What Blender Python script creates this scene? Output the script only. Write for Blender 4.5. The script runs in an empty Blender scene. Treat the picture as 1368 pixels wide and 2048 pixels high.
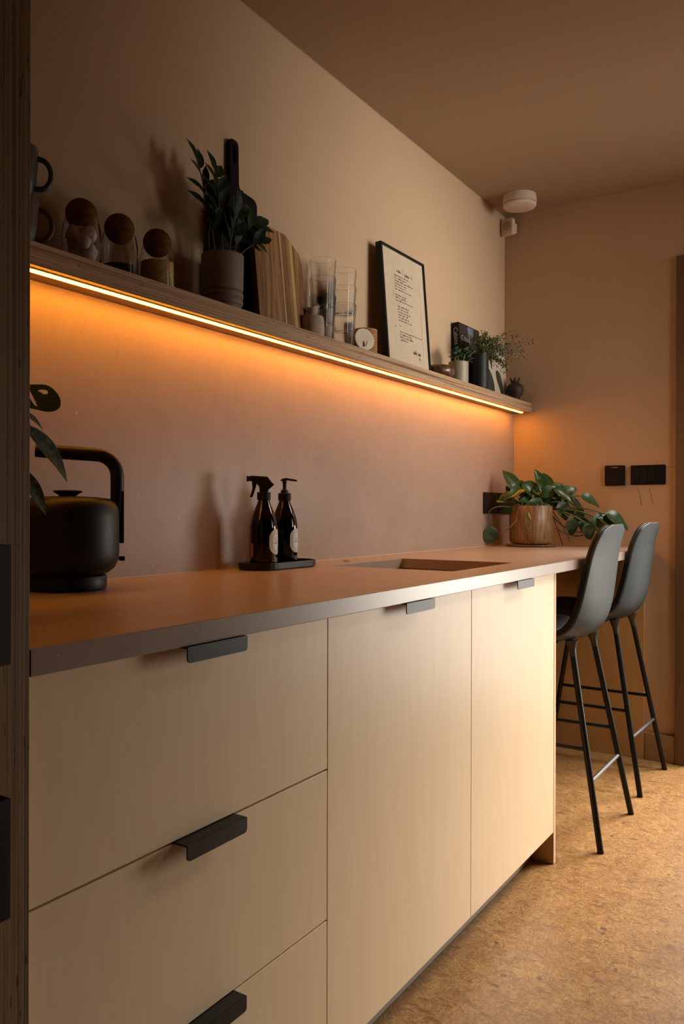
import bpy, bmesh, math, random
from mathutils import Vector, Matrix
random.seed(7)
D = bpy.data
S = bpy.context.scene
COL = S.collection
PI = math.pi

# ------------------------------------------------------------------ camera
FPX, YAW, PITCH, ROLL = 1606.92, 0.57709, -0.00118, 0.00227
cd = D.cameras.new('camera'); cam = D.objects.new('camera', cd); COL.objects.link(cam)
cd.sensor_fit = 'VERTICAL'; cd.sensor_height = 36.0; cd.lens = FPX / 2048 * 36.0
cd.clip_start = 0.02; cd.clip_end = 60
F = Vector((math.cos(YAW)*math.cos(PITCH), math.sin(YAW)*math.cos(PITCH), math.sin(PITCH)))
R = Vector((math.sin(YAW), -math.cos(YAW), 0)); U = R.cross(F)
R2 = R*math.cos(ROLL) + U*math.sin(ROLL); U2 = -R*math.sin(ROLL) + U*math.cos(ROLL)
cam.matrix_world = Matrix(((R2.x, U2.x, -F.x, 0), (R2.y, U2.y, -F.y, -0.77103), (R2.z, U2.z, -F.z, 1.04581), (0, 0, 0, 1)))
S.camera = cam

# ------------------------------------------------------------------ view, world, lights
S.view_settings.view_transform = 'Standard'; S.view_settings.look = 'None'
S.view_settings.exposure = 0.0; S.view_settings.gamma = 1.0; S.view_settings.use_curve_mapping = False
w = D.worlds.new('world'); S.world = w; w.use_nodes = True
w.node_tree.nodes['Background'].inputs[0].default_value = (0.95, 0.95, 0.93, 1)
w.node_tree.nodes['Background'].inputs[1].default_value = 0.45

def area(name, loc, target, sx, sy, power, col, spread=180):
    l = D.lights.new(name, 'AREA'); l.shape = 'RECTANGLE'; l.size = sx; l.size_y = sy
    l.energy = power; l.color = col; l.spread = math.radians(spread)
    o = D.objects.new(name, l); COL.objects.link(o); o.location = loc
    d = Vector(target) - Vector(loc)
    o.rotation_euler = d.to_track_quat('-Z', 'Y').to_euler()
    return o
# daylight: open doorway in the end wall (sky part and low ground part), rooflight over the bar side of the room; the fills are added
DAY = (1.0, 0.92, 0.80)
area('doorway_sky', (4.15, -0.80, 1.70), (2.8, -0.1, 0.0), 0.9, 0.8, 13, DAY, 60)
area('doorway_ground', (3.93, -0.70, 0.60), (1.6, -0.45, 0.6), 1.05, 0.9, 3, DAY)
area('cabinet_fill', (3.5, -1.0, 0.70), (1.5, 0.0, 0.40), 0.5, 1.0, 3.9, DAY, 60)  # added fill lamp inside the room, brightens the cabinet fronts
area('rooflight', (3.35, -1.0, 2.38), (2.7, -0.3, 0.0), 0.6, 0.7, 27, DAY, 90)
area('end_wall_fill', (2.2, -2.0, 1.4), (3.557, 0.15, 1.25), 0.8, 0.9, 1.6, DAY, 60)  # added fill lamp for the end wall; the right wall has no window
area('upper_wall_fill', (3.1, -1.7, 1.70), (2.7, 0.64, 1.80), 1.1, 1.1, 6.2, DAY, 56)  # added fill lamp for the wall above the shelf, no window behind it

# ------------------------------------------------------------------ materials
def NT(name):
    m = D.materials.new(name); m.use_nodes = True
    return m, m.node_tree.nodes, m.node_tree.links, m.node_tree.nodes['Principled BSDF']
def mat(name, c, rough=0.5, metal=0.0, spec=0.5, coat=0.0, bump=0.0, bscale=300, var=0.0, vscale=20):
    m, N, L, B = NT(name)
    B.inputs['Base Color'].default_value = (*c, 1); B.inputs['Roughness'].default_value = rough
    B.inputs['Metallic'].default_value = metal; B.inputs['Specular IOR Level'].default_value = spec
    B.inputs['Coat Weight'].default_value = coat
    tc = N.new('ShaderNodeTexCoord')
    if var > 0:
        n = N.new('ShaderNodeTexNoise'); n.inputs['Scale'].default_value = vscale; n.inputs['Detail'].default_value = 5
        r = N.new('ShaderNodeValToRGB')
        r.color_ramp.elements[0].color = (*[x*(1-var) for x in c], 1); r.color_ramp.elements[1].color = (*[min(1, x*(1+var)) for x in c], 1)
        r.color_ramp.elements[0].position = .3; r.color_ramp.elements[1].position = .7
        L.new(tc.outputs['Object'], n.inputs['Vector']); L.new(n.outputs['Fac'], r.inputs[0]); L.new(r.outputs[0], B.inputs['Base Color'])
    if bump > 0:
        n = N.new('ShaderNodeTexNoise'); n.inputs['Scale'].default_value = bscale; n.inputs['Detail'].default_value = 4
        b = N.new('ShaderNodeBump'); b.inputs['Strength'].default_value = bump; b.inputs['Distance'].default_value = .002
        L.new(tc.outputs['Object'], n.inputs['Vector']); L.new(n.outputs['Fac'], b.inputs['Height']); L.new(b.outputs[0], B.inputs['Normal'])
    return m
def ramp(N, stops, interp='LINEAR'):
    r = N.new('ShaderNodeValToRGB'); e = r.color_ramp.elements; r.color_ramp.interpolation = interp
    while len(e) < len(stops): e.new(0.5)
    for k, (p, c) in enumerate(stops): e[k].position = p; e[k].color = (*c, 1)
    return r
def noise(N, L, src, scale, detail=4, rough=.55, dist=0.0):
    n = N.new('ShaderNodeTexNoise'); n.inputs['Scale'].default_value = scale; n.inputs['Detail'].default_value = detail
    n.inputs['Roughness'].default_value = rough; n.inputs['Distortion'].default_value = dist
    L.new(src, n.inputs['Vector']); return n
def mapping(N, L, src, scale=(1, 1, 1), rot=(0, 0, 0)):
    m = N.new('ShaderNodeMapping'); m.inputs['Scale'].default_value = scale; m.inputs['Rotation'].default_value = rot
    L.new(src, m.inputs['Vector']); return m
def mix(N, L, a, b, fac, mode='MIX'):
    m = N.new('ShaderNodeMix'); m.data_type = 'RGBA'; m.blend_type = mode
    def put(s, v):
        if isinstance(v, (int, float)): m.inputs[s].default_value = v
        elif isinstance(v, tuple): m.inputs[s].default_value = (*v, 1)
        else: L.new(v, m.inputs[s])
    put(0, fac); put(6, a); put(7, b); return m.outputs[2]

def wood(name, light, dark, axis='Z', rough=.45, fig=1.0, spec=.4):
    """smooth veneer, grain along the axis"""
    m, N, L, B = NT(name); tc = N.new('ShaderNodeTexCoord')
    k = {'Z': (1, 1, .13), 'X': (.13, 1, 1), 'Y': (1, .13, 1)}[axis]
    mp = mapping(N, L, tc.outputs['Object'], k)
    a = noise(N, L, mp.outputs[0], 7, 3, .5, 1.2)
    wv = N.new('ShaderNodeMath'); wv.operation = 'MULTIPLY'; wv.inputs[1].default_value = 42
    L.new(a.outputs['Fac'], wv.inputs[0])
    sn = N.new('ShaderNodeMath'); sn.operation = 'SINE'; L.new(wv.outputs[0], sn.inputs[0])
    r1 = ramp(N, [(0, (0, 0, 0)), (1, (1, 1, 1))])
    ad = N.new('ShaderNodeMath'); ad.operation = 'MULTIPLY_ADD'; ad.inputs[1].default_value = .5; ad.inputs[2].default_value = .5
    L.new(sn.outputs[0], ad.inputs[0])
    k2 = {'Z': (1, 1, .03), 'X': (.03, 1, 1), 'Y': (1, .03, 1)}[axis]
    mp2 = mapping(N, L, tc.outputs['Object'], k2)
    b = noise(N, L, mp2.outputs[0], 220, 3, .7)
    rb = ramp(N, [(.3, (0, 0, 0)), (.75, (1, 1, 1))]); L.new(b.outputs['Fac'], rb.inputs[0])
    big = noise(N, L, mp.outputs[0], 3.1, 2)
    s1 = N.new('ShaderNodeMath'); s1.operation = 'MULTIPLY_ADD'; s1.inputs[1].default_value = .22*fig; L.new(ad.outputs[0], s1.inputs[0])
    s2 = N.new('ShaderNodeMath'); s2.operation = 'MULTIPLY'; s2.inputs[1].default_value = .45; L.new(rb.outputs[0], s2.inputs[0])
    L.new(s2.outputs[0], s1.inputs[2])
    s3 = N.new('ShaderNodeMath'); s3.operation = 'MULTIPLY_ADD'; s3.inputs[1].default_value = .5; L.new(big.outputs['Fac'], s3.inputs[0]); L.new(s1.outputs[0], s3.inputs[2])
    L.new(mix(N, L, light, dark, s3.outputs[0]), B.inputs['Base Color'])
    B.inputs['Roughness'].default_value = rough; B.inputs['Specular IOR Level'].default_value = spec
    bp = N.new('ShaderNodeBump'); bp.inputs['Strength'].default_value = .06; bp.inputs['Distance'].default_value = .001
    L.new(b.outputs['Fac'], bp.inputs['Height']); L.new(bp.outputs[0], B.inputs['Normal'])
    return m
def ply_edge(name, c1, c2, c3, layer, along, rough=.6, pitch=.0028):
    """end grain of plywood: thin layers stacked along `layer`, dark short gaps running `along`"""
    m, N, L, B = NT(name); tc = N.new('ShaderNodeTexCoord')
    sc = [1.5, 1.5, 1.5]; i = 'XYZ'.index(layer); j = 'XYZ'.index(along)
    sc[i] = 1/pitch*.5; sc[j] = .8
    mp = mapping(N, L, tc.outputs['Object'], sc)
    a = noise(N, L, mp.outputs[0], 1.0, 1.5, .6)
    r = ramp(N, [(.28, c3), (.42, c2), (.52, c1), (.66, c2), (.8, c1)]); L.new(a.outputs['Fac'], r.inputs[0])
    sc2 = list(sc); sc2[j] = 26; sc2[i] = 1/pitch*.9
    mp2 = mapping(N, L, tc.outputs['Object'], sc2)
    d = noise(N, L, mp2.outputs[0], 1.0, 2, .6)
    rd = ramp(N, [(.29, (1, 1, 1)), (.35, (0, 0, 0))]); L.new(d.outputs['Fac'], rd.inputs[0])
    L.new(mix(N, L, r.outputs[0], tuple(x*.45 for x in c3), rd.outputs[0]), B.inputs['Base Color'])
    B.inputs['Roughness'].default_value = rough; B.inputs['Specular IOR Level'].default_value = .25
    bp = N.new('ShaderNodeBump'); bp.inputs['Strength'].default_value = .25; bp.inputs['Distance'].default_value = .0015
    L.new(a.outputs['Fac'], bp.inputs['Height']); L.new(bp.outputs[0], B.inputs['Normal'])
    return m
def stone(name, c, rough, fleck=1.0):
    m, N, L, B = NT(name); tc = N.new('ShaderNodeTexCoord'); o = tc.outputs['Object']
    a = noise(N, L, o, 9, 6, .6); r = ramp(N, [(.3, tuple(x*.95 for x in c)), (.7, tuple(x*1.05 for x in c))]); L.new(a.outputs['Fac'], r.inputs[0])
    f = noise(N, L, o, 190, 3, .6); rf = ramp(N, [(.66, (0, 0, 0)), (.74, (1, 1, 1))]); L.new(f.outputs['Fac'], rf.inputs[0])
    c1 = mix(N, L, r.outputs[0], tuple(min(1, x*1.35) for x in c), rf.outputs[0])
    v = N.new('ShaderNodeTexVoronoi'); v.inputs['Scale'].default_value = 34; mp = mapping(N, L, o, (1, 1, .75)); L.new(mp.outputs[0], v.inputs['Vector'])
    rv = ramp(N, [(.035*fleck, (1, 1, 1)), (.07*fleck, (0, 0, 0))]); L.new(v.outputs['Distance'], rv.inputs[0])
    gate = noise(N, L, o, 12, 2); rg = ramp(N, [(.5, (0, 0, 0)), (.56, (1, 1, 1))]); L.new(gate.outputs['Fac'], rg.inputs[0])
    mu = N.new('ShaderNodeMath'); mu.operation = 'MULTIPLY'; L.new(rv.outputs[0], mu.inputs[0]); L.new(rg.outputs[0], mu.inputs[1])
    c2 = mix(N, L, c1, tuple(min(1, x*1.8) for x in c), mu.outputs[0])
    vn = noise(N, L, o, 26, 8, .75, 1.5); rn = ramp(N, [(.485, (0, 0, 0)), (.5, (1, 1, 1)), (.515, (0, 0, 0))]); L.new(vn.outputs['Fac'], rn.inputs[0])
    g2 = noise(N, L, o, 17, 2); rg2 = ramp(N, [(.56, (0, 0, 0)), (.64, (.75, .75, .75))]); L.new(g2.outputs['Fac'], rg2.inputs[0])
    mu2 = N.new('ShaderNodeMath'); mu2.operation = 'MULTIPLY'; L.new(rn.outputs[0], mu2.inputs[0]); L.new(rg2.outputs[0], mu2.inputs[1])
    L.new(mix(N, L, c2, tuple(x*.6 for x in c), mu2.outputs[0]), B.inputs['Base Color'])
    B.inputs['Roughness'].default_value = rough; B.inputs['Specular IOR Level'].default_value = .5
    return m
def cork_floor():
    m, N, L, B = NT('cork_tiles'); tc = N.new('ShaderNodeTexCoord'); o = tc.outputs['Object']
    def warp(k, sc):
        wp = noise(N, L, o, sc, 4); q = N.new('ShaderNodeMix'); q.data_type = 'VECTOR'; q.inputs[0].default_value = k
        L.new(o, q.inputs[4]); L.new(wp.outputs['Color'], q.inputs[5]); return q.outputs[1]
    P = warp(.05, 30)
    v = N.new('ShaderNodeTexVoronoi'); v.inputs['Scale'].default_value = 170; L.new(P, v.inputs['Vector'])
    sp = N.new('ShaderNodeSeparateColor'); L.new(v.outputs['Color'], sp.inputs[0])
    r = ramp(N, [(0, (.44, .235, .085)), (.5, (.56, .315, .12)), (1, (.66, .41, .18))]); L.new(sp.outputs[0], r.inputs[0])
    va = N.new('ShaderNodeTexVoronoi'); va.inputs['Scale'].default_value = 70; L.new(warp(.09, 18), va.inputs['Vector'])
    spa = N.new('ShaderNodeSeparateColor'); L.new(va.outputs['Color'], spa.inputs[0])
    ra = ramp(N, [(0, (.90, .86, .82)), (.25, (.98, .97, .96)), (.8, (1.0, 1.0, 1.0)), (1, (1.08, 1.09, 1.1))]); L.new(spa.outputs[0], ra.inputs[0])
    c0 = mix(N, L, r.outputs[0], ra.outputs[0], 1.0, 'MULTIPLY')
    big = noise(N, L, o, 6, 6, .62); rb = ramp(N, [(.3, (.54, .49, .43)), (.7, (.72, .70, .66))]); L.new(big.outputs['Fac'], rb.inputs[0])
    c1 = mix(N, L, c0, rb.outputs[0], 1.0, 'MULTIPLY')
    f = noise(N, L, o, 150, 6, .8, 1.2); rf = ramp(N, [(.50, (0, 0, 0)), (.555, (1, 1, 1))]); L.new(f.outputs['Fac'], rf.inputs[0])
    g = noise(N, L, o, 26, 4, .6); rg = ramp(N, [(.44, (.03, .03, .03)), (.60, (.75, .75, .75))]); L.new(g.outputs['Fac'], rg.inputs[0])
    mu = N.new('ShaderNodeMath'); mu.operation = 'MULTIPLY'; L.new(rf.outputs[0], mu.inputs[0]); L.new(rg.outputs[0], mu.inputs[1])
    c2 = mix(N, L, c1, (.15, .07, .035), mu.outputs[0])
    vn = noise(N, L, o, 55, 5, .7, 1.2); rn = ramp(N, [(.484, (0, 0, 0)), (.5, (1, 1, 1)), (.516, (0, 0, 0))]); L.new(vn.outputs['Fac'], rn.inputs[0])
    g2 = noise(N, L, o, 34, 2); rg2 = ramp(N, [(.5, (0, 0, 0)), (.58, (.9, .9, .9))]); L.new(g2.outputs['Fac'], rg2.inputs[0])
    mv = N.new('ShaderNodeMath'); mv.operation = 'MULTIPLY'; L.new(rn.outputs[0], mv.inputs[0]); L.new(rg2.outputs[0], mv.inputs[1])
    c3 = mix(N, L, c2, (.17, .08, .045), mv.outputs[0])
    for (sc_, th_, rot_, st_) in ((52, .70, .5, .28), (60, .74, 1.9, .25), (110, .66, 1.2, .5), (30, .84, 2.6, .3)):
        mp_ = mapping(N, L, P, (1, st_, 1), (0, 0, rot_)); vf = N.new('ShaderNodeTexVoronoi'); vf.voronoi_dimensions = '2D'; vf.inputs['Scale'].default_value = sc_; L.new(mp_.outputs[0], vf.inputs['Vector'])
        rq = ramp(N, [(.13, (1, 1, 1)), (.22, (0, 0, 0))]); L.new(vf.outputs['Distance'], rq.inputs[0])
        sq = N.new('ShaderNodeSeparateColor'); L.new(vf.outputs['Color'], sq.inputs[0])
        gq = N.new('ShaderNodeMath'); gq.operation = 'GREATER_THAN'; gq.inputs[1].default_value = th_; L.new(sq.outputs[2], gq.inputs[0])
        mq = N.new('ShaderNodeMath'); mq.operation = 'MULTIPLY'; L.new(rq.outputs[0], mq.inputs[0]); L.new(gq.outputs[0], mq.inputs[1])
        mz = N.new('ShaderNodeMath'); mz.operation = 'MULTIPLY'; L.new(mq.outputs[0], mz.inputs[0]); mz.inputs[1].default_value = .62
        c3 = mix(N, L, c3, (.17, .075, .035), mz.outputs[0])
    v2 = N.new('ShaderNodeTexVoronoi'); v2.voronoi_dimensions = '2D'; v2.inputs['Scale'].default_value = 15; L.new(warp(.03, 60), v2.inputs['Vector'])
    sp2 = N.new('ShaderNodeSeparateColor'); L.new(v2.outputs['Color'], sp2.inputs[0])
    rd = ramp(N, [(.07, (1, 1, 1)), (.13, (0, 0, 0))]); L.new(v2.outputs['Distance'], rd.inputs[0])
    gt = N.new('ShaderNodeMath'); gt.operation = 'GREATER_THAN'; gt.inputs[1].default_value = .86; L.new(sp2.outputs[1], gt.inputs[0])
    mu3 = N.new('ShaderNodeMath'); mu3.operation = 'MULTIPLY'; L.new(rd.outputs[0], mu3.inputs[0]); L.new(gt.outputs[0], mu3.inputs[1])
    mu4 = N.new('ShaderNodeMath'); mu4.operation = 'MULTIPLY'; L.new(mu3.outputs[0], mu4.inputs[0]); mu4.inputs[1].default_value = .75
    L.new(mix(N, L, c3, (.09, .055, .045), mu4.outputs[0]), B.inputs['Base Color'])
    B.inputs['Roughness'].default_value = .38; B.inputs['Specular IOR Level'].default_value = .42
    bp = N.new('ShaderNodeBump'); bp.inputs['Strength'].default_value = .12; bp.inputs['Distance'].default_value = .002
    L.new(f.outputs['Fac'], bp.inputs['Height']); L.new(bp.outputs[0], B.inputs['Normal'])
    return m
def glass(name, tint=(1, 1, 1), rough=0.0, ior=1.45):
    m, N, L, B = NT(name)
    B.inputs['Base Color'].default_value = (*tint, 1); B.inputs['Transmission Weight'].default_value = 1
    B.inputs['Roughness'].default_value = rough; B.inputs['IOR'].default_value = ior
    return m
def emit(name, c, s):
    m, N, L, B = NT(name)
    B.inputs['Base Color'].default_value = (*c, 1); B.inputs['Emission Color'].default_value = (*c, 1); B.inputs['Emission Strength'].default_value = s
    return m

M = {}
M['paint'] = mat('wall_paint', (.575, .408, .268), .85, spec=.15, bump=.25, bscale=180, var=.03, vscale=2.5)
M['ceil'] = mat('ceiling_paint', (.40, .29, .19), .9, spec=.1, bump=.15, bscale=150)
M['cork_floor'] = cork_floor()
M['dark_paint'] = mat('dark_paint', (.07, .055, .045), .8, spec=.2)
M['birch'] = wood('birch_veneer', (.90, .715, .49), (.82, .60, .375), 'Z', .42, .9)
M['birch_x'] = wood('birch_veneer_level', (.60, .41, .22), (.50, .33, .17), 'X', .5)
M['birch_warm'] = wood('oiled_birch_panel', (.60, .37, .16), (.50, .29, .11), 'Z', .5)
M['birch_edge'] = ply_edge('birch_edge', (.80, .60, .42), (.68, .48, .31), (.40, .24, .13), 'X', 'Z', pitch=.003)
M['shelf_edge'] = ply_edge('dark_ply_edge', (.58, .385, .235), (.30, .18, .105), (.10, .055, .030), 'Z', 'X', pitch=.0019)
M['shelf_face'] = wood('shelf_face', (.34, .20, .11), (.24, .13, .07), 'X', .5)
M['tall_edge'] = ply_edge('tall_ply_edge', (.30, .19, .10), (.20, .12, .06), (.085, .045, .024), 'X', 'Z', pitch=.0021)
M['tall_face'] = wood('tall_face', (.20, .12, .07), (.14, .08, .045), 'Z', .5)
M['stone'] = stone('quartz_top', (.36, .262, .21), .30)
M['stone_wall'] = stone('quartz_splash', (.36, .262, .21), .42, 1.2)
M['black'] = mat('black_metal', (.010, .009, .009), .45, spec=.35)
M['black_satin'] = mat('black_satin', (.006, .006, .0065), .48, spec=.3)
M['black_matte'] = mat('black_matte', (.009, .008, .008), .6, spec=.2)
M['board_black'] = mat('board_black', (.008, .006, .005), .7, spec=.1)
M['plinth'] = mat('grey_plinth', (.42, .37, .33), .5, bump=.1)
M['white_plastic'] = mat('white_plastic', (.72, .60, .50), .45)
M['grey_mesh'] = mat('grey_grille', (.45, .37, .30), .7)
M['shell'] = mat('stool_shell', (.022, .030, .031), .45, spec=.32)
M['socket'] = mat('leg_socket', (.045, .036, .028), .45, spec=.4)
M['pad'] = mat('stool_pad', (.012, .012, .014), .7, bump=.3, bscale=900)
M['legmetal'] = mat('stool_leg', (.006, .006, .006), .42, spec=.3)
M['legend'] = mat('steel_and_bar_glint', (.22, .22, .24), .28, metal=.8)
M['door_wood'] = wood('door_frame_wood', (.20, .105, .05), (.13, .065, .03), 'Z', .5)
M['skirting'] = mat('skirting_paint', (.36, .22, .11), .55, var=.05)
M['cork'] = mat('cork_ball', (.15, .062, .026), .9, spec=.05, bump=.4, bscale=260, var=.25, vscale=120)
M['glass'] = glass('clear_glass', (.99, .99, .985), 0.0, 1.22)
M['amber'] = glass('amber_glass', (.10, .022, .003), .02)
M['amber_fill'] = mat('dark_soap', (.022, .009, .005), .3)
M['paperwhite'] = mat('paper', (.60, .49, .365), .8, var=.05)
M['label_white'] = mat('label_white', (.72, .66, .62), .6)
M['ink'] = mat('ink', (.20, .14, .09), .8)
M['ink_faint'] = mat('ink_faint', (.50, .39, .28), .8)
M['ink_white'] = mat('ink_white', (.5, .46, .42), .6)
M['barcode'] = mat('barcode_orange', (.45, .16, .05), .6)
M['coffee'] = mat('coffee', (.020, .010, .006), .8, bump=.6, bscale=350)
M['grain'] = mat('golden_sugar', (.66, .43, .17), .85, bump=.5, bscale=700, var=.2, vscale=400)
M['teabag'] = mat('paper_bag', (.62, .50, .40), .85, bump=.3, bscale=60, var=.12, vscale=50)
M['pot_taupe'] = mat('taupe_ceramic', (.21, .155, .105), .6, bump=.08, bscale=200)
M['pot_white'] = mat('cream_ceramic', (.34, .28, .20), .45)
M['pot_black'] = mat('black_ceramic', (.010, .010, .012), .5, spec=.3)
M['pot_bronze'] = None
M['soil'] = mat('soil', (.03, .018, .011), .95, bump=.8, bscale=120)
M['leaf_dark'] = mat('leaf_dark', (.012, .030, .010), .5, spec=.25, var=.35, vscale=18)
M['leaf_pothos'] = mat('leaf_green', (.024, .060, .012), .32, spec=.5, var=.4, vscale=30)
M['leaf_bright'] = mat('leaf_bright', (.16, .30, .035), .35, var=.2, vscale=30)
M['leaf_mon'] = mat('leaf_monstera', (.065, .115, .022), .5, var=.3, vscale=20)
M['leaf_var'] = mat('leaf_variegated', (.034, .040, .018), .7, spec=.15, var=.85, vscale=70)
M['leaf_succ'] = mat('leaf_succulent', (.07, .115, .05), .5, var=.3, vscale=40)
M['leaf_fern'] = mat('leaf_fern', (.085, .12, .03), .5, var=.5, vscale=60)
M['stem'] = mat('stem_green', (.10, .13, .035), .5)
M['stem_dark'] = mat('stem_dark', (.05, .035, .02), .6)
M['leaf_yellow'] = mat('leaf_old', (.42, .22, .03), .5)
M['acacia'] = wood('acacia', (.56, .31, .11), (.17, .07, .022), 'Y', .5, 2.2)
M['acacia_pale'] = wood('acacia_sapwood', (.70, .48, .22), (.52, .30, .12), 'Y', .5)
M['stoneware'] = mat('speckled_stone', (.44, .33, .25), .75, bump=.4, bscale=220, var=.22, vscale=60)
M['mug_green'] = mat('mug_green', (.040, .050, .042), .4, var=.1)
M['mug_brown'] = mat('mug_brown', (.085, .055, .040), .5, var=.15)
M['marble'] = mat('cream_marble', (.84, .72, .55), .5, var=.1, vscale=25)
M['rope'] = mat('cane_weave', (.42, .21, .08), .8, bump=.5, bscale=300, var=.25, vscale=90)
M['tortoise'] = mat('tortoise_glaze', (.12, .06, .028), .3, var=.8, vscale=60, coat=.25)
M['dark_clay'] = mat('dark_clay', (.035, .018, .014), .6, var=.2)
M['book_dark'] = mat('book_cloth', (.012, .010, .011), .6, spec=.25)
M['book_white'] = mat('book_paper', (.62, .52, .42), .6)
M['book_blue'] = mat('cover_sky', (.12, .155, .20), .5, var=.35, vscale=25)
M['book_forest'] = mat('cover_forest', (.026, .017, .014), .6, var=.7, vscale=40)
M['book_title'] = mat('title_print', (.55, .47, .38), .6)
M['cover_leaf'] = mat('cover_leaf', (.040, .048, .035), .5, var=.5, vscale=25)
M['switch'] = mat('switch_black', (.007, .005, .005), .5, spec=.2)
M['led'] = emit('led_diffuser', (1.0, .355, .018), 52)
M['bead'] = mat('sealant', (.62, .46, .36), .4)
M['crack'] = mat('plaster_crack', (.16, .08, .035), .9)
def bronze():
    m, N, L, B = NT('reactive_glaze'); tc = N.new('ShaderNodeTexCoord')
    mp = mapping(N, L, tc.outputs['Object'], (1, 1, .12)); a = noise(N, L, mp.outputs[0], 120, 4, .6)
    r = ramp(N, [(.3, (.11, .052, .022)), (.55, (.23, .125, .055)), (.75, (.34, .21, .11))]); L.new(a.outputs['Fac'], r.inputs[0])
    L.new(r.outputs[0], B.inputs['Base Color']); B.inputs['Roughness'].default_value = .32; return m
M['pot_bronze'] = bronze()

# ------------------------------------------------------------------ mesh helpers
class MB:
    def __init__(s): s.v = []; s.f = []
    def add(s, vs, fs):
        n = len(s.v); s.v += [tuple(v) for v in vs]; s.f += [tuple(i+n for i in f) for f in fs]; return s
    def box(s, x0, x1, y0, y1, z0, z1, T=None):
        vs = [Vector((x, y, z)) for x in (x0, x1) for y in (y0, y1) for z in (z0, z1)]
        if T: vs = [T @ v for v in vs]
        return s.add(vs, [(0, 1, 3, 2), (4, 6, 7, 5), (0, 4, 5, 1), (2, 3, 7, 6), (0, 2, 6, 4), (1, 5, 7, 3)])
    def lathe(s, prof, seg=40, c=(0, 0, 0), T=None, ripple=None):
        vs = []; fs = []; n = len(prof)
        for k in range(seg):
            a = 2*PI*k/seg; rr = ripple(k) if ripple else 1
            for r, z in prof:
                v = Vector((c[0]+r*rr*math.cos(a), c[1]+r*rr*math.sin(a), c[2]+z)); vs.append(T @ v if T else v)
        for k in range(seg):
            k2 = (k+1) % seg
            for i in range(n-1): fs.append((k*n+i, k2*n+i, k2*n+i+1, k*n+i+1))
        if prof[0][0] > 1e-5: fs.append(tuple(k*n for k in reversed(range(seg))))
        if prof[-1][0] > 1e-5: fs.append(tuple(k*n+n-1 for k in range(seg)))
        return s.add(vs, fs)
    def tube(s, pts, r, seg=12, cap=True):
        pts = [Vector(p) for p in pts]; n = len(pts); rs = r if isinstance(r, (list, tuple)) else [r]*n
        vs = []; fs = []; up = None
        for i, p in enumerate(pts):
            t = (pts[min(i+1, n-1)] - pts[max(i-1, 0)]).normalized()
            if up is None: up = t.orthogonal().normalized()
            up = (up - t*up.dot(t)); up = up.normalized() if up.length > 1e-6 else t.orthogonal().normalized()
            b = t.cross(up)
            for k in range(seg):
                a = 2*PI*k/seg; vs.append(p + (up*math.cos(a) + b*math.sin(a))*rs[i])
        for i in range(n-1):
            for k in range(seg):
                k2 = (k+1) % seg; fs.append((i*seg+k, i*seg+k2, (i+1)*seg+k2, (i+1)*seg+k))
        if cap: fs.append(tuple(reversed(range(seg)))); fs.append(tuple((n-1)*seg+k for k in range(seg)))
        return s.add(vs, fs)
    def grid(s, fn, nu, nv):
        vs = [fn(i/nu, j/nv) for i in range(nu+1) for j in range(nv+1)]
        fs = [(i*(nv+1)+j, (i+1)*(nv+1)+j, (i+1)*(nv+1)+j+1, i*(nv+1)+j+1) for i in range(nu) for j in range(nv)]
        return s.add(vs, fs)
    def mesh(s, name, m, smooth=False):
        me = D.meshes.new(name); me.from_pydata(s.v, [], s.f); me.validate(); me.update()
        bm = bmesh.new(); bm.from_mesh(me); bmesh.ops.remove_doubles(bm, verts=bm.verts, dist=1e-6)
        bmesh.ops.recalc_face_normals(bm, faces=bm.faces); bm.to_mesh(me); bm.free()
        me.materials.append(m)
        if smooth:
            me.polygons.foreach_set('use_smooth', [True]*len(me.polygons))
        return me
    def build(s, name, m, parent=None, smooth=False, bevel=0, solid=0, sub=0):
        return link(name, s.mesh(name, m, smooth), parent, bevel, solid, sub, smooth)
def link(name, me, parent=None, bevel=0, solid=0, sub=0, smooth=False, angle=35):
    o = D.objects.new(name, me); COL.objects.link(o)
    if parent: o.parent = parent
    if solid:
        q = o.modifiers.new('solid', 'SOLIDIFY'); q.thickness = solid; q.offset = 0
    if bevel:
        q = o.modifiers.new('bevel', 'BEVEL'); q.width = bevel; q.segments = 3; q.limit_method = 'ANGLE'; q.angle_limit = math.radians(40)
    if sub:
        q = o.modifiers.new('sub', 'SUBSURF'); q.levels = sub; q.render_levels = sub
    if smooth and not sub: me.set_sharp_from_angle(angle=math.radians(angle))
    return o
def props(o, label=None, cat=None, group=None, kind=None):
    if label: o['label'] = label
    if cat: o['category'] = cat
    if group: o['group'] = group
    if kind: o['kind'] = kind
    return o
def thing(name, loc, label, cat, group=None, rz=0):
    o = D.objects.new(name, None); COL.objects.link(o); o.location = loc; o.rotation_euler = (0, 0, rz); o.empty_display_size = .05
    return props(o, label, cat, group)
def struct(name, mb, m, bevel=0): return props(mb.build(name, m, bevel=bevel), kind='structure')
def copy_tree(o, parent=None):
    c = o.copy(); COL.objects.link(c); c.parent = parent
    for ch in [x for x in D.objects if x.parent == o]: copy_tree(ch, c)
    return c
def sh(me, T): me.transform(T); me.update(); return me
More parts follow.
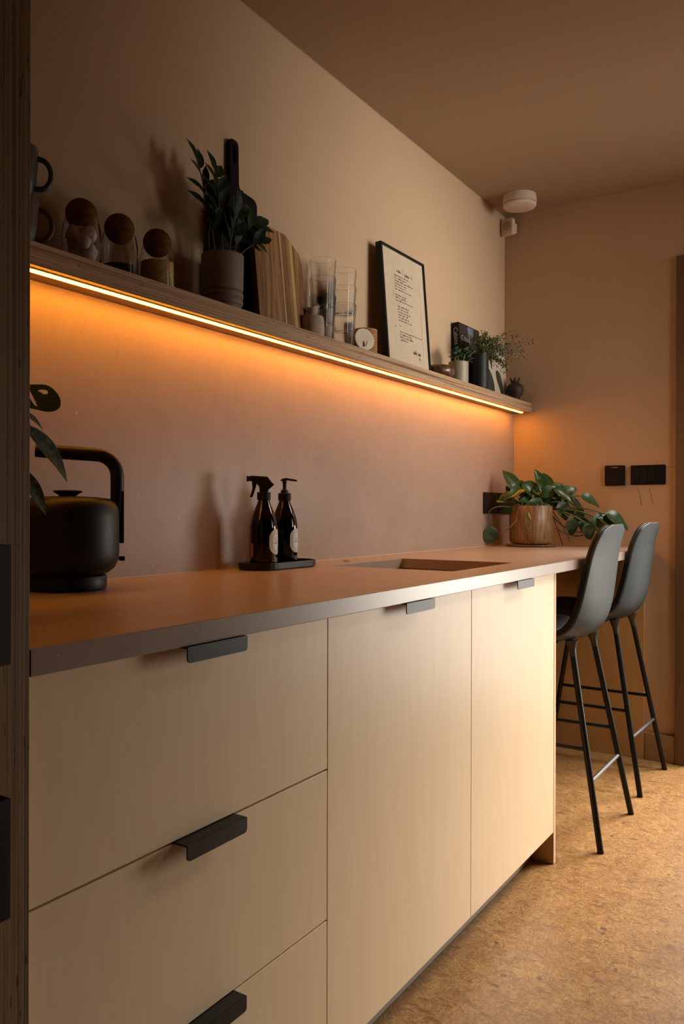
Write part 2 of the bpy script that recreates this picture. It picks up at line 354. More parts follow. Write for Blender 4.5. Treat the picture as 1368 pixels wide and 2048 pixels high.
def flat(name, outlines, th, m, T=None, parent=None, bevel=0.0, res=3):
    """solid plate from 2D outlines (the inner ones are holes), thickness th along local z"""
    cu = D.curves.new(name, 'CURVE'); cu.dimensions = '2D'; cu.fill_mode = 'BOTH'; cu.extrude = max(th/2 - bevel, 1e-5)
    cu.bevel_depth = bevel; cu.bevel_resolution = 2; cu.offset = -bevel
    for pl in outlines:
        sp = cu.splines.new('POLY'); sp.points.add(len(pl)-1)
        for p, q in zip(sp.points, pl): p.co = (q[0], q[1], 0, 1)
        sp.use_cyclic_u = True
    o = D.objects.new(name, cu); COL.objects.link(o); bpy.context.view_layer.update()
    me = D.meshes.new_from_object(o.evaluated_get(bpy.context.evaluated_depsgraph_get()))
    D.objects.remove(o); D.curves.remove(cu)
    me.materials.clear(); me.materials.append(m); me.name = name
    me.polygons.foreach_set('use_smooth', [False]*len(me.polygons))
    if T: me.transform(T)
    return link(name, me, parent)
def text(name, body, size, m, T, parent=None, align='LEFT', ext=.0002, shear=0):
    cu = D.curves.new(name, 'FONT'); cu.body = body; cu.size = size; cu.align_x = align; cu.align_y = 'CENTER'; cu.extrude = ext; cu.shear = shear
    cu.resolution_u = 3
    o = D.objects.new(name, cu); COL.objects.link(o); bpy.context.view_layer.update()
    me = D.meshes.new_from_object(o.evaluated_get(bpy.context.evaluated_depsgraph_get()))
    D.objects.remove(o); D.curves.remove(cu)
    me.materials.clear(); me.materials.append(m); me.name = name; me.transform(T)
    return link(name, me, parent)
def rrect(x0, x1, y0, y1, r, n=6):
    if not isinstance(r, (tuple, list)): r = (r,)*4
    P = []
    for (cx, cy, a0, q) in ((x1-r[0], y0+r[0], -90, r[0]), (x1-r[1], y1-r[1], 0, r[1]), (x0+r[2], y1-r[2], 90, r[2]), (x0+r[3], y0+r[3], 180, r[3])):
        for k in range(n+1):
            a = math.radians(a0 + 90*k/n); P.append((cx+q*math.cos(a), cy+q*math.sin(a)))
    return P
def roundpoly(pts, r, n=6):
    out = []; N_ = len(pts)
    for i in range(N_):
        p = Vector(pts[i]).to_2d(); a = Vector(pts[i-1]).to_2d(); b = Vector(pts[(i+1) % N_]).to_2d(); rr = r[i] if isinstance(r, (list, tuple)) else r
        da = (a-p).normalized(); db = (b-p).normalized(); d = min(rr, (a-p).length*.48, (b-p).length*.48)
        s = p+da*d; e = p+db*d
        for k in range(n+1):
            t = k/n; q = s*(1-t)**2 + p*2*t*(1-t) + e*t*t; out.append((q.x, q.y))
    return out
def frame3(o, x, y, z):
    """matrix with the given origin and local axes"""
    x = Vector(x).normalized(); y = Vector(y).normalized(); z = Vector(z).normalized(); o = Vector(o)
    return Matrix(((x.x, y.x, z.x, o.x), (x.y, y.y, z.y, o.y), (x.z, y.z, z.z, o.z), (0, 0, 0, 1)))

# ------------------------------------------------------------------ room dimensions
WALL, SPL, XE, CEIL = .6415, .5947, 3.557, 2.419
TOPZ, UND = .8966, .8661
SHZ0, SHZ1, SHY = 1.497, 1.540, .509

# ------------------------------------------------------------------ the setting
struct('floor', MB().box(-1.4, 5.2, -2.1, .85, -.08, 0), M['cork_floor'])
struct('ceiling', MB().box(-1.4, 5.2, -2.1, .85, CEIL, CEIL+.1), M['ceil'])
struct('wall_left', MB().box(-1.4, XE, WALL, .85, 0, CEIL), M['paint'])
we = MB().box(XE, XE+.16, -.155, .85, 0, CEIL).box(XE, XE+.16, -2.1, -1.20, 0, CEIL).box(XE, XE+.16, -1.20, -.155, 2.07, CEIL)
wall_end = struct('wall_end', we, M['paint'])
struct('wall_right', MB().box(-1.4, XE, -2.2, -2.1, 0, CEIL), M['dark_paint'])
struct('wall_back', MB().box(-1.5, -1.4, -2.2, .85, 0, CEIL), M['dark_paint'])
struct('baseboard_end', MB().box(XE-.017, XE-.0005, -.113, .0075, 0, .114), M['skirting'], .002)
# joint bead where the wall meets the ceiling
struct('trim_1', MB().box(.54, XE, WALL-.0016, WALL-.0001, CEIL-.0022, CEIL-.0002), M['paint'])
# dark timber frame of the doorway
dr = D.objects.new('door_1', None); COL.objects.link(dr); dr.location = (XE, -.68, 0); props(dr, kind='structure')
def loc(mb, o):
    l = o.location; mb.v = [(v[0]-l.x, v[1]-l.y, v[2]-l.z) for v in mb.v]; return mb
loc(MB().box(XE-.025, XE+.17, -.158, -.115, 0, 2.102), dr).build('jamb', M['door_wood'], dr, bevel=.002)
loc(MB().box(XE-.025, XE+.17, -1.24, -1.198, 0, 2.102), dr).build('jamb', M['door_wood'], dr, bevel=.002)
loc(MB().box(XE-.025, XE+.17, -1.198, -.158, 2.06, 2.102), dr).build('lintel', M['door_wood'], dr, bevel=.002)
# hairline cracks in the plaster under and beside the switch
def crack(pts):
    MB().tube([(XE-.0003, y, z) for y, z in pts], .0007, 5).build('crack', M['crack'], wall_end)
crack([(.042, 1.150), (.038, 1.136), (.034, 1.121), (.029, 1.104), (.027, 1.086), (.025, 1.072)])
crack([(-.006, 1.146), (-.010, 1.128), (-.016, 1.105), (-.020, 1.088), (-.024, 1.080)])
crack([(-.078, 1.2335), (-.092, 1.2335), (-.112, 1.2345)])

# splashback slab
spb = MB().box(.541, XE-.0006, SPL, WALL-.0005, TOPZ+.0005, SHZ0-.001).build('splashback', M['stone_wall'])
MB().box(.5425, XE-.001, SPL-.0022, SPL-.0001, TOPZ+.0003, TOPZ+.0022).build('sealant_bead', M['bead'], spb)
props(spb,
      'warm brown speckled stone splashback between the worktop and the lit shelf', 'splashback')

# ------------------------------------------------------------------ worktop with sink cut-out
SX0, SX1, SY0, SY1 = 1.823, 2.235, .087, .456
o = flat('worktop', [rrect(.5415, XE-.0007, -.0196, WALL-.001, .0005, 1), rrect(SX0, SX1, SY0, SY1, .012)[::-1]], TOPZ-UND, M['stone'],
         Matrix.Translation((0, 0, (TOPZ+UND)/2)), bevel=.0012)
props(o, 'long brown-grey stone worktop running the whole wall, bright daylit front edge', 'worktop')
sk = thing('sink', ((SX0+SX1)/2, (SY0+SY1)/2, .70), 'undermounted stone sink basin let into the worktop right of the bottles', 'sink')
mb = MB(); zt, zb = UND-.0008, .705; t = .012; a0, a1, b0, b1 = SX0-.003, SX1+.003, SY0-.003, SY1+.003
mb.box(a0-t, a0, b0-t, b1+t, zb, zt).box(a1, a1+t, b0-t, b1+t, zb, zt).box(a0, a1, b0-t, b0, zb, zt).box(a0, a1, b1, b1+t, zb, zt).box(a0-t, a1+t, b0-t, b1+t, zb-.012, zb)
loc(mb, sk).build('basin', M['stone'], sk)
MB().lathe([(0, .006), (.035, .006), (.042, .003), (.044, .0)], 32, (0, 0, .0055)).build('drain', M['legend'], sk, smooth=True)
props(MB().lathe([(.0, .0028), (.012, .0028), (.0145, .0015), (.015, .0003)], 28, (2.022, .523, TOPZ)).build('waste_button', M['stone'], smooth=True),
      'small round push button set in the worktop behind the sink', 'button')

# ------------------------------------------------------------------ base cabinets
def handle_mesh(name='handle'):
    """folded black pull: local x centred width .122, top plate then lip, front at y=-.0245"""
    W = .061
    lip = rrect(-W, W, -.0215, 0, (.0055, .0004, .0004, .0055), 5)
    cu = []
    me1 = flat('h', [lip], .0022, M['black'], frame3((0, -.0234, 0), (1, 0, 0), (0, 0, 1), (0, -1, 0)))
    mb = MB().box(-W, W, -.0235, .014, -.0022, 0)
    bm = bmesh.new(); bm.from_mesh(me1.data)
    me2 = mb.mesh('p', M['black']); bm.from_mesh(me2)
    me = D.meshes.new(name); bm.to_mesh(me); bm.free(); me.materials.append(M['black'])
    D.objects.remove(me1); return me
HM = handle_mesh()
def add_handle(parent, x, z, rot=None):
    h = D.objects.new('handle', HM); COL.objects.link(h); h.parent = parent; h.location = (x, 0, z)
    if rot: h.rotation_euler = rot
    return h
FR = M['birch']
def cabinet(x0, x1, label, drawers):
    xm = (x0+x1)/2; w_ = (x1-x0)/2
    t = thing('base_cabinet', (xm, 0, 0), label, 'cabinet')
    mb = MB(); a, b = -w_+.001, w_-.001
    mb.box(a, a+.016, .019, .575, .10, .864).box(b-.016, b, .019, .575, .10, .864).box(a+.016, b-.016, .019, .575, .10, .116).box(a+.016, b-.016, .557, .575, .116, .864)
    if drawers: mb.box(a+.016, b-.016, .019, .575, .848, .864)
    mb.build('carcass', M['black_matte'], t)
    g = .0012
    if drawers:
        for z0, z1 in ((.6047, .8650), (.3465, .6015), (.0957, .3433)):
            d = MB().box(-w_+g, w_-g, 0, .018, z0, z1).build('drawer', FR, t, bevel=.0008)
            add_handle(d, -.004, min(z1+.0023, .8658))
    else:
        d = MB().box(-w_+g, w_-g, 0, .018, .0957, .8650).build('door', FR, t, bevel=.0008)
        add_handle(d, 0, .8658)
    MB().box(-w_, w_, .068, .083, .001, .0995).build('plinth', M['plinth'], t)
    return t
cabinet(.5412, 1.1404, 'pale birch drawer cabinet with three black pulls beside the tall cupboard', True)
cabinet(1.1404, 1.7404, 'pale birch single-door cabinet in the middle, between the drawers and the sink cabinet', False)
cabinet(1.7404, 2.3360, 'pale birch single-door cabinet under the sink, nearest the stools', False)
ep = thing('end_panel', (2.3457, .29, 0), 'upright birch plywood end panel closing the cabinet run beside the stools', 'panel')
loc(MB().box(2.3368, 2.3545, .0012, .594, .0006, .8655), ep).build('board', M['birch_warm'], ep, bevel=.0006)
loc(MB().box(2.3368, 2.3545, -.0002, .0010, .0006, .8655), ep).build('edge_band', M['birch_edge'], ep)
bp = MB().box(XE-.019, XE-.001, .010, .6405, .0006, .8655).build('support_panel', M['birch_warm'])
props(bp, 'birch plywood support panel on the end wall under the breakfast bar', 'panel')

# ------------------------------------------------------------------ tall cupboard at the left edge
tc_ = thing('tall_cabinet', (.25, .29, 0), 'tall dark-stained plywood cupboard at the left picture edge', 'cupboard')
loc(MB().box(.5012, .5405, -.019, .64, .0006, 2.4185), tc_).build('side_panel', M['tall_edge'], tc_, bevel=.0006)
loc(MB().box(-.09, .500, .001, .60, .08, 2.40), tc_).build('carcass', M['tall_face'], tc_)
for z0, z1, hz in ((.10, .8215, .692), (.8245, 2.40, .950)):
    d = loc(MB().box(-.085, .4990, -.019, 0, z0, z1), tc_).build('door', M['tall_face'], tc_, bevel=.0008)
    h = add_handle(d, 0, 0); h.rotation_euler = (0, PI/2, 0)
    h.location = (.5160-.25, -.019-.29, hz)
    h.location.x = .5010-.25

# ------------------------------------------------------------------ shelf and LED
s = thing('wall_shelf', (2.05, .575, SHZ0), 'long thick plywood wall shelf with dark layered edge above the splashback', 'shelf')
loc(MB().box(.5412, XE-.0006, SHY+.0012, WALL-.0006, SHZ0, SHZ1), s).build('board', M['shelf_face'], s)
loc(MB().box(.5412, XE-.0006, SHY, SHY+.0011, SHZ0, SHZ1), s).build('front_edge', M['shelf_edge'], s)
led = thing('led_strip', (2.05, .536, SHZ0), 'glowing amber LED light strip under the front of the wall shelf', 'light strip')
loc(MB().box(.545, 3.512, .527, .545, SHZ0-.0022, SHZ0-.0003), led).build('channel', M['white_plastic'], led)
loc(MB().box(.547, 3.500,   .5300, .5420, SHZ0-.0044, SHZ0-.0024), led).build('diffuser', M['led'], led, bevel=.0006)

# ------------------------------------------------------------------ sockets, switches, alarm, sensor
def plate(name, u0, u1, z0, z1, plane, label, cat, rockers=(), th=.008, group=None, tag=False):
    """plane 'splash' faces -Y (u = x); plane 'end' faces -X (u = y)"""
    uc, zc = (u0+u1)/2, (z0+z1)/2; hu, hz = abs(u1-u0)/2, (z1-z0)/2
    if plane == 'splash': base = (uc, SPL-.0004, zc); T = frame3((0, -th/2, 0), (1, 0, 0), (0, 0, 1), (0, -1, 0)); T2 = frame3((0, -th-.0006, 0), (1, 0, 0), (0, 0, 1), (0, -1, 0))
    else: base = (XE-.0004, uc, zc); T = frame3((-th/2, 0, 0), (0, -1, 0), (0, 0, 1), (-1, 0, 0)); T2 = frame3((-th-.0006, 0, 0), (0, -1, 0), (0, 0, 1), (-1, 0, 0))
    t = thing(name, base, label, cat, group)
    flat('plate', [rrect(-hu, hu, -hz, hz, .004)], th, M['switch'], T, t, bevel=.001)
    for (a, b, c, d, nm) in rockers:
        flat(nm, [rrect(a, b, c, d, .0015, 3)], .0014, M['black_matte'], T2, t)
    if tag: flat('display', [rrect(-.013, .013, .0335, .0362, .0005, 2)], .0003, M['grey_mesh'], T2, t)
    return t
def dsock(): return [(-.056, -.040, .012, .034, 'rocker'), (.040, .056, .012, .034, 'rocker'), (-.030, -.022, -.03, -.008, 'pin_slot'), (.022, .030, -.03, -.008, 'pin_slot')]
plate('wall_socket', 3.198, 3.344, 1.036, 1.128, 'splash', 'black double wall socket on the splashback, the one farther from the potted plant', 'socket', dsock())
plate('wall_socket', 3.350, 3.500, 1.036, 1.128, 'splash', 'black double wall socket on the splashback, half hidden behind the potted plant', 'socket', dsock())
plate('thermostat', .092, .176, 1.158, 1.245, 'end', 'square black thermostat panel on the end wall, nearer the plant', 'thermostat', th=.014, tag=True, rockers=[(-.033, .033, -.033, .030, 'screen')])
plate('light_switch', -.072, .069, 1.160, 1.2435, 'end', 'wide black light switch plate on the end wall near the door frame', 'switch',
      [(-.064+k*.0325, -.064+k*.0325+.029, -.030, .030, 'rocker') for k in range(4)], th=.007)
al = thing('smoke_alarm', (3.352, .492, CEIL), 'round cream smoke alarm on the ceiling in the corner', 'smoke alarm')
MB().lathe([(.070, -.0005), (.071, -.012), (.0705, -.0125), (.0715, -.0135), (.072, -.032), (.066, -.034)], 56).build('base', M['white_plastic'], al, smooth=True)
MB().lathe([(.066, -.0345), (.070, -.0385), (.071, -.043), (.066, -.050), (.05, -.0545), (.0, -.0565)], 56).build('cover', M['white_plastic'], al, smooth=True)
MB().lathe([(.0, -.0585), (.006, -.0585), (.007, -.057)], 20, (-.02, -.026, .004)).build('test_button', M['grey_mesh'], al)
MB().lathe([(.0, -.0588), (.0022, -.0588), (.0024, -.057)], 12, (-.013, -.034, .0045)).build('indicator', M['ink'], al)
sn = thing('motion_sensor', (3.518, .603, 2.349), 'small square cream sensor with round grille high in the corner', 'sensor', rz=math.radians(-12))
Tn = frame3((-.022, 0, 0), (0, -1, 0), (0, 0, 1), (-1, 0, 0))
flat('body', [rrect(-.031, .031, -.0375, .0375, .009)], .024, M['white_plastic'], frame3((-.012, 0, 0), (0, -1, 0), (0, 0, 1), (-1, 0, 0)), sn, bevel=.004)
flat('grille', [[(.0225*math.cos(a*PI/16), .0225*math.sin(a*PI/16)+.006) for a in range(32)]], .0012, M['grey_mesh'], frame3((-.0246, 0, 0), (0, -1, 0), (0, 0, 1), (-1, 0, 0)), sn)
flat('led_lens', [[(.0045*math.cos(a*PI/8)+.019, .0045*math.sin(a*PI/8)-.026) for a in range(16)]], .0012, M['marble'], frame3((-.0246, 0, 0), (0, -1, 0), (0, 0, 1), (-1, 0, 0)), sn)
MB().box(0, .034, -.018, .018, -.022, .022).build('bracket', M['white_plastic'], sn)

# ------------------------------------------------------------------ bar stools
def stool(label):
    t = thing('bar_stool', (0, 0, 0), label, 'bar stool', 'bar stools at the breakfast bar')
    prof = [(.200, .648), (.185, .652), (.13, .642), (.06, .630), (0, .624), (-.06, .623), (-.122, .629), (-.163, .652), (-.188, .690), (-.203, .745), (-.210, .800), (-.216, .855), (-.221, .905), (-.229, .950), (-.238, .984), (-.2445, 1.005)]
    wid = [.150, .185, .208, .214, .216, .215, .213, .209, .203, .195, .187, .177, .166, .150, .124, .060]
    crv = [.004, .010, .018, .024, .026, .028, .030, .033, .032, .029, .024, .020, .016, .011, .006, .002]
    P = [Vector((0, y, z)) for y, z in prof]; n = len(P)
    def samp(u):
        f = u*(n-1); i = min(int(f), n-2); q = f-i
        def cr(L_):
            a = L_[max(i-1, 0)]; b = L_[i]; c = L_[i+1]; d = L_[min(i+2, n-1)]
            return .5*((2*b) + (c-a)*q + (2*a-5*b+4*c-d)*q*q + (3*b-a-3*c+d)*q**3)
        return Vector((0, cr([p.y for p in P]), cr([p.z for p in P]))), cr(wid), cr(crv)
    def surf(off, wk):
        def fn(u, v):
            u = .004+u*.992
            p, w_, c = samp(u); p2 = samp(min(u+.01, 1))[0]; p1 = samp(max(u-.01, 0))[0]
            tg = (p2-p1).normalized(); nn = Vector((0, -tg.z, tg.y)) * -1
            if nn.z < 0 and u < .3: nn = -nn
            if u >= .3 and nn.y < 0: nn = -nn
            s_ = v*2-1; sx = math.copysign(abs(s_)**.9, s_)
            return p + Vector((sx*w_*wk, 0, 0)) + nn*(c*abs(s_)**2.2 + off)
        return fn
    MB().grid(surf(0, 1), 70, 26).build('shell', M['shell'], t, smooth=True, solid=.006)
    MB().grid(lambda u, v, f=surf(.0095, .982): f(.01+u*.965, v), 70, 26).build('upholstery', M['pad'], t, smooth=True, solid=.012)
    tops = {(-1, -1): (-.118, -.130, .620), (1, -1): (.118, -.130, .620), (-1, 1): (-.118, .110, .630), (1, 1): (.118, .110, .630)}
    feet = {(-1, -1): (-.190, -.243, .004), (1, -1): (.190, -.243, .004), (-1, 1): (-.188, .235, .004), (1, 1): (.188, .235, .004)}
    def at(k, z):
        a = Vector(tops[k]); b = Vector(feet[k]); q = (a.z-z)/(a.z-b.z); return a + (b-a)*q
    for k in tops:
        a = Vector(tops[k]); b = Vector(feet[k])
        lg = MB().tube([a + (a-b).normalized()*-.03, b], .0098, 20).build('leg', M['legmetal'], t, smooth=True)
        MB().tube([b + (a-b).normalized()*.004, b - Vector((0, 0, .0035))], .0102, 20).build('foot_cap', M['black_matte'], lg, smooth=True)
        d = (b-a).normalized()
        MB().tube([a+Vector((0, 0, .012)), a+d*.004, a+d*.012, a+d*.024, a+d*.040], [.021, .0155, .0125, .0108, .0101], 20).build('leg_socket', M['socket'], t, smooth=True)
    for k1, k2, z in (((-1, -1), (1, -1), .205), ((-1, 1), (1, 1), .205)):
        MB().tube([at(k1, z), at(k2, z)], .0064, 14).build('footrest', M['legend'] if k1[1] < 0 else M['legmetal'], t, smooth=True)  # rear bar gets paler metal: its highlight is put into the colour
    for sd in (-1, 1): MB().tube([at((sd, -1), .300), at((sd, 1), .300)], .0062, 14).build('stretcher', M['legmetal'], t, smooth=True)
    MB().box(-.07, .07, -.07, .07, .610, .6165).build('seat_plate', M['black_matte'], t, bevel=.003)
    return t
st = stool('dark green-grey shell bar stool with black legs, nearer to the cabinets')
st.location = (2.683, .148, 0)
s2 = copy_tree(st); s2.location = (3.262, .156, 0); s2.rotation_euler.z = math.radians(-1.5)
s2['label'] = 'dark green-grey shell bar stool with black legs, nearer to the end wall'

# ------------------------------------------------------------------ leaves
def leaf_mesh(name, Ln, W, m, curl=.6, fold=.25, tip=1.0, n=8, shape='ovate'):
    """leaf along +Y from the origin, face up +Z, drooping by `curl` radians"""
    def wd(t):
        if shape == 'heart': return W*.5*(math.sin(PI*min(1, t**.62))**.75)*(1-.12*t) if 0 < t < 1 else 0
        if shape == 'lance': return W*.5*math.sin(PI*t**.85)**.9 if 0 < t < 1 else 0
        if shape == 'round': return W*.5*math.sqrt(max(0, 1-(2*t-1)**2))
        return W*.5*math.sin(PI*t**.75) if 0 < t < 1 else 0
    mb = MB(); pts = []; y = z = 0; a = curl*.25
    for i in range(n+1):
        pts.append((y, z, a)); y += Ln/n*math.cos(a); z -= Ln/n*math.sin(a)*1; a += curl/n*1.0
    def fn(u, v):
        i = min(n, round(u*n)); yy, zz, aa = pts[i]; s_ = v*2-1; w_ = max(wd(u), .0004)
        up = fold*abs(s_)*w_ + .06*w_*math.sin(u*9+s_*2)
        return Vector((s_*w_, yy + math.sin(aa)*up, zz + math.cos(aa)*up))
    mb.grid(fn, n, 4)
    return mb.mesh(name, m, True)
def put(me, name, parent, base, direc, up=(0, 0, 1), s=1.0):
    d = Vector(direc).normalized(); u = Vector(up); x = d.cross(u)
    if x.length < 1e-3: x = d.orthogonal()
    x.normalize(); z = x.cross(d)
    o = D.objects.new(name, me); COL.objects.link(o); o.parent = parent
    T = frame3(base, x, d, z) @ Matrix.Scale(s, 4); o.matrix_basis = T; return o
def bez(a, b, c, n=10):
    a, b, c = Vector(a), Vector(b), Vector(c)
    return [a*(1-t)**2 + b*2*t*(1-t) + c*t*t for t in [k/n for k in range(n+1)]]

# ------------------------------------------------------------------ shelf objects, from the left
Z = SHZ1 + .0006
def mug(loc_, m, label, rz):
    t = thing('mug', loc_, label, 'mug', rz=rz); t.scale = (1, 1, 1.1)
    MB().lathe([(0, .0), (.026, .0), (.030, .004), (.037, .030), (.0395, .060), (.0405, .084), (.0395, .0855), (.0375, .084), (.036, .060), (.033, .03), (.026, .007), (0, .006)], 44).build('body', m, t, smooth=True)
    pts = [(.0375, 0, .070)] + [(.042+.021*math.sin(a), 0, .043+.026*math.cos(a)) for a in [math.radians(k) for k in range(0, 181, 15)]] + [(.034, 0, .017)]
    MB().tube(pts, .0048, 12).build('handle', m, t, smooth=True)
RIGHT = math.radians(-40)
mug((.936, .572, Z), M['mug_brown'], 'brown glazed mug, lower one of the two stacked at the shelf left end', RIGHT)
mug((.933, .572, Z+.0958), M['mug_green'], 'dark green mug, upper one of the two stacked at the shelf left end', RIGHT)

def jar(x, label, h, fillkind):
    t = thing('storage_jar', (x, .578, Z), label, 'jar', 'cork ball jars')
    ht = .105
    outer = [(0, 0), (.034, 0), (.0385, .003), (.0395, .010), (.0395, .066), (.0382, .080), (.0355, .093), (.0318, ht)]
    inner = [(.0308, ht), (.0340, .092), (.0365, .079), (.0377, .066), (.0377, .011), (.035, .0045), (0, .004)]
    MB().lathe(outer+inner, 48).build('glass_body', M['glass'], t, smooth=True)
    MB().lathe([(.032*math.sin(a), -.032*math.cos(a)) for a in [PI*k/20 for k in range(21)]], 40, (0, 0, ht+.0075)).build('cork_ball', M['cork'], t, smooth=True)
    if fillkind == 'paper':
        for k in range(13):
            a = k*2.4; r = .0165 if k % 4 else 0; z0 = .006+(k//3)*.0165
            T = Matrix.Translation((r*math.cos(a), r*math.sin(a), z0+.014)) @ Matrix.Rotation(a, 4, 'Z') @ Matrix.Rotation(.6*((k % 3)-1), 4, 'X')
            bm = bmesh.new(); bmesh.ops.create_icosphere(bm, subdivisions=2, radius=.0165)
            for v in bm.verts: v.co *= 1 + random.uniform(-.18, .12); v.co.z *= 1.15
            me = D.meshes.new('paper_sachet'); bm.to_mesh(me); bm.free(); me.transform(T); me.materials.append(M['teabag']); me.polygons.foreach_set('use_smooth', [True]*len(me.polygons))
            link('paper_sachet', me, t)
    elif fillkind == 'coffee':
        props(MB().lathe([(0, .005), (.034, .005), (.0366, .011), (.0366, .030), (.02, .034), (0, .035)], 40).build('coffee', M['coffee'], t, smooth=True), kind='stuff')
    else:
        props(MB().lathe([(0, .005), (.034, .005), (.0366, .011), (.0366, .058), (.036, .0665), (0, .068)], 40).build('sugar', M['grain'], t, smooth=True), kind='stuff')
    return t
jar(1.090, 'glass jar with cork ball stopper holding crumpled paper sachets', .1, 'paper')
jar(1.190, 'glass jar with cork ball stopper, low dark coffee inside', .1, 'coffee')
jar(1.3005, 'glass jar with cork ball stopper holding golden sugar', .1, 'sugar')

# ZZ plant in taupe pot
zx, zy = 1.504, .5625
pt = thing('potted_plant', (zx, zy, Z), 'dark leafy houseplant in a taupe cylinder pot on the shelf before the black board', 'potted plant')
MB().lathe([(0, .044), (.046, .044), (.050, .047), (.0515, .055), (.0525, .134), (.051, .1355), (.0505, .134), (.0500, .120), (0, .119)], 56).build('pot', M['pot_taupe'], pt, smooth=True)
MB().lathe([(0, .0), (.044, .0), (.046, .002), (.046, .010), (.0500, .013), (.0510, .020), (.0500, .024), (.048, .0255), (.048, .028), (.0510, .030), (.0518, .036), (.0510, .041), (.048, .0435), (0, .0435)], 56).build('saucer', M['pot_taupe'], pt, smooth=True)
MB().lathe([(0, .1215), (.049, .1205)], 32).build('soil', M['soil'], pt)
zl = leaf_mesh('leaf', .072, .034, M['leaf_dark'], .35, .2)
stems = [((-.025, .0, .12), (-.045, .0, .24), (-.095, -.005, .335)), ((-.012, -.012, .12), (-.03, -.02, .24), (-.040, -.01, .33)), ((.0, .005, .12), (-.01, .0, .22), (-.015, .0, .285)),
         ((.018, -.01, .12), (.03, -.02, .20), (.090, -.03, .235)), ((.022, -.018, .12), (.04, -.03, .16), (.085, -.045, .185)), ((-.005, -.02, .12), (.0, -.03, .2), (.03, -.03, .265)),
         ((-.03, .01, .12), (-.06, .0, .17), (-.075, -.03, .19)), ((.01, .0, .12), (.02, .0, .18), (.025, .0, .225))]
for si, (a, b, c) in enumerate(stems):
    pts = bez(a, b, c, 12); MB().tube(pts, [.0035-.0002*k for k in range(13)], 8).build('stem', M['stem_dark'], pt, smooth=True)
    rng = range(4, 13) if si not in (4, 6) else range(9, 13)
    for k in rng:
        p = pts[k]; tg = (pts[min(k+1, 12)]-pts[k-1]).normalized(); side = Vector((tg.z, 0, -tg.x)) if k % 2 else Vector((-tg.z, 0, tg.x))
        side = (side + Vector((0, random.uniform(-.8, .1), 0))).normalized()
        d = (tg*.9 + side*random.uniform(.5, .8)) if k < 12 else tg
        q = p + d.normalized()*.055
        if zy + q.y > .598: d.y = min(d.y, -.05)
        d.y = min(d.y, .1)
        put(zl, 'leaf', pt, p, d, (0, -.8, .5), random.uniform(.7, 1.0) * (1.0 if si not in (4, 6) else .9))

# black paddle board, leaning
def lean(x, yb, yt, h): return frame3((x, yb, Z), (1, 0, 0), (0, (yt-yb)/h, 1), Vector((1, 0, 0)).cross(Vector((0, (yt-yb)/h, 1))))
bb = roundpoly([(-.094, 0), (.094, 0), (.094, .352), (.019, .360), (.019, .486), (-.019, .486), (-.019, .360), (-.094, .352)], [.012, .012, .022, .014, .018, .018, .014, .022])
hole = rrect(-.0055, .0055, .425, .470, .0054)[::-1]
o = flat('paddle_board', [bb, hole], .014, M['board_black'], bevel=.003)
o.matrix_world = lean(1.622, .6265, .6335, .486); props(o, 'black paddle serving board with a slotted handle leaning on the wall behind the plant', 'cutting board')
# acacia board with pale stripe, built of glued staves
wb = thing('chopping_board', (1.764, .577, Z), 'brown striped acacia chopping board with clipped corners leaning on the wall', 'cutting board')
wb.matrix_world = lean(1.764, .573, .602, .28)
full = [(-.108, 0), (.108, 0), (.1065, .205), (.095, .240), (.034, .279), (-.040, .281), (-.108, .240), (-.108, .200)]
def clip(poly, x0, x1):
    def cut(P_, s_, X):
        out = []
        for i in range(len(P_)):
            a, b = P_[i], P_[(i+1) % len(P_)]; ia = s_*(a[0]-X) >= 0; ib = s_*(b[0]-X) >= 0
            if ia: out.append(a)
            if ia != ib:
                q = (X-a[0])/(b[0]-a[0]); out.append((X, a[1]+q*(b[1]-a[1])))
        return out
    return cut(cut(poly, 1, x0), -1, x1)
edges = [-.108, -.058, -.026, .006, .0125, .050, .064, .108]
for i in range(len(edges)-1):
    flat('stave', [clip(full, edges[i]+.0001, edges[i+1]-.0001)], .018, M['acacia_pale'] if i in (3, 5) else M['acacia'], None, wb, bevel=.0003)

# stone lidded pot
sp_ = thing('stone_pot', (1.880, .557, Z), 'squat speckled stoneware pot with a knob lid behind the left glasses', 'pot')
MB().lathe([(0, 0), (.030, 0), (.034, .003), (.035, .010), (.035, .052), (.032, .0605), (.026, .0625), (0, .063)], 44).build('body', M['stoneware'], sp_, smooth=True)
MB().lathe([(0, .063), (.013, .063), (.0125, .068), (.0165, .074), (.0172, .081), (.015, .0855), (0, .0865)], 32).build('lid_knob', M['stoneware'], sp_, smooth=True)

# ribbed tumblers, two stacks of three
def tumbler():
    prof = [(0, 0), (.0275, 0), (.0295, .002), (.0303, .008), (.0330, .053), (.0365, .100), (.0395, .139), (.0391, .1400), (.0387, .139), (.0357, .100), (.0322, .053), (.0294, .006), (0, .004)]
    m_ = MB().lathe(prof, 168, ripple=lambda k: 1 + .014*math.cos(k/168*2*PI*28))
    return m_.mesh('ribbed_tumbler', M['glass'], True)
TM = tumbler()
for sx, sy, side in ((1.964, .577, 'left'), (2.082, .580, 'right')):
    for k, nm in enumerate(('bottom', 'middle', 'top')):
        o = D.objects.new('ribbed_tumbler', TM); COL.objects.link(o); o.location = (sx, sy, Z + k*.0535); o.rotation_euler.z = k*.04
        props(o, 'clear ribbed glass tumbler, %s one in the %s stack on the shelf' % (nm, side), 'glass', 'stacked ribbed tumblers')

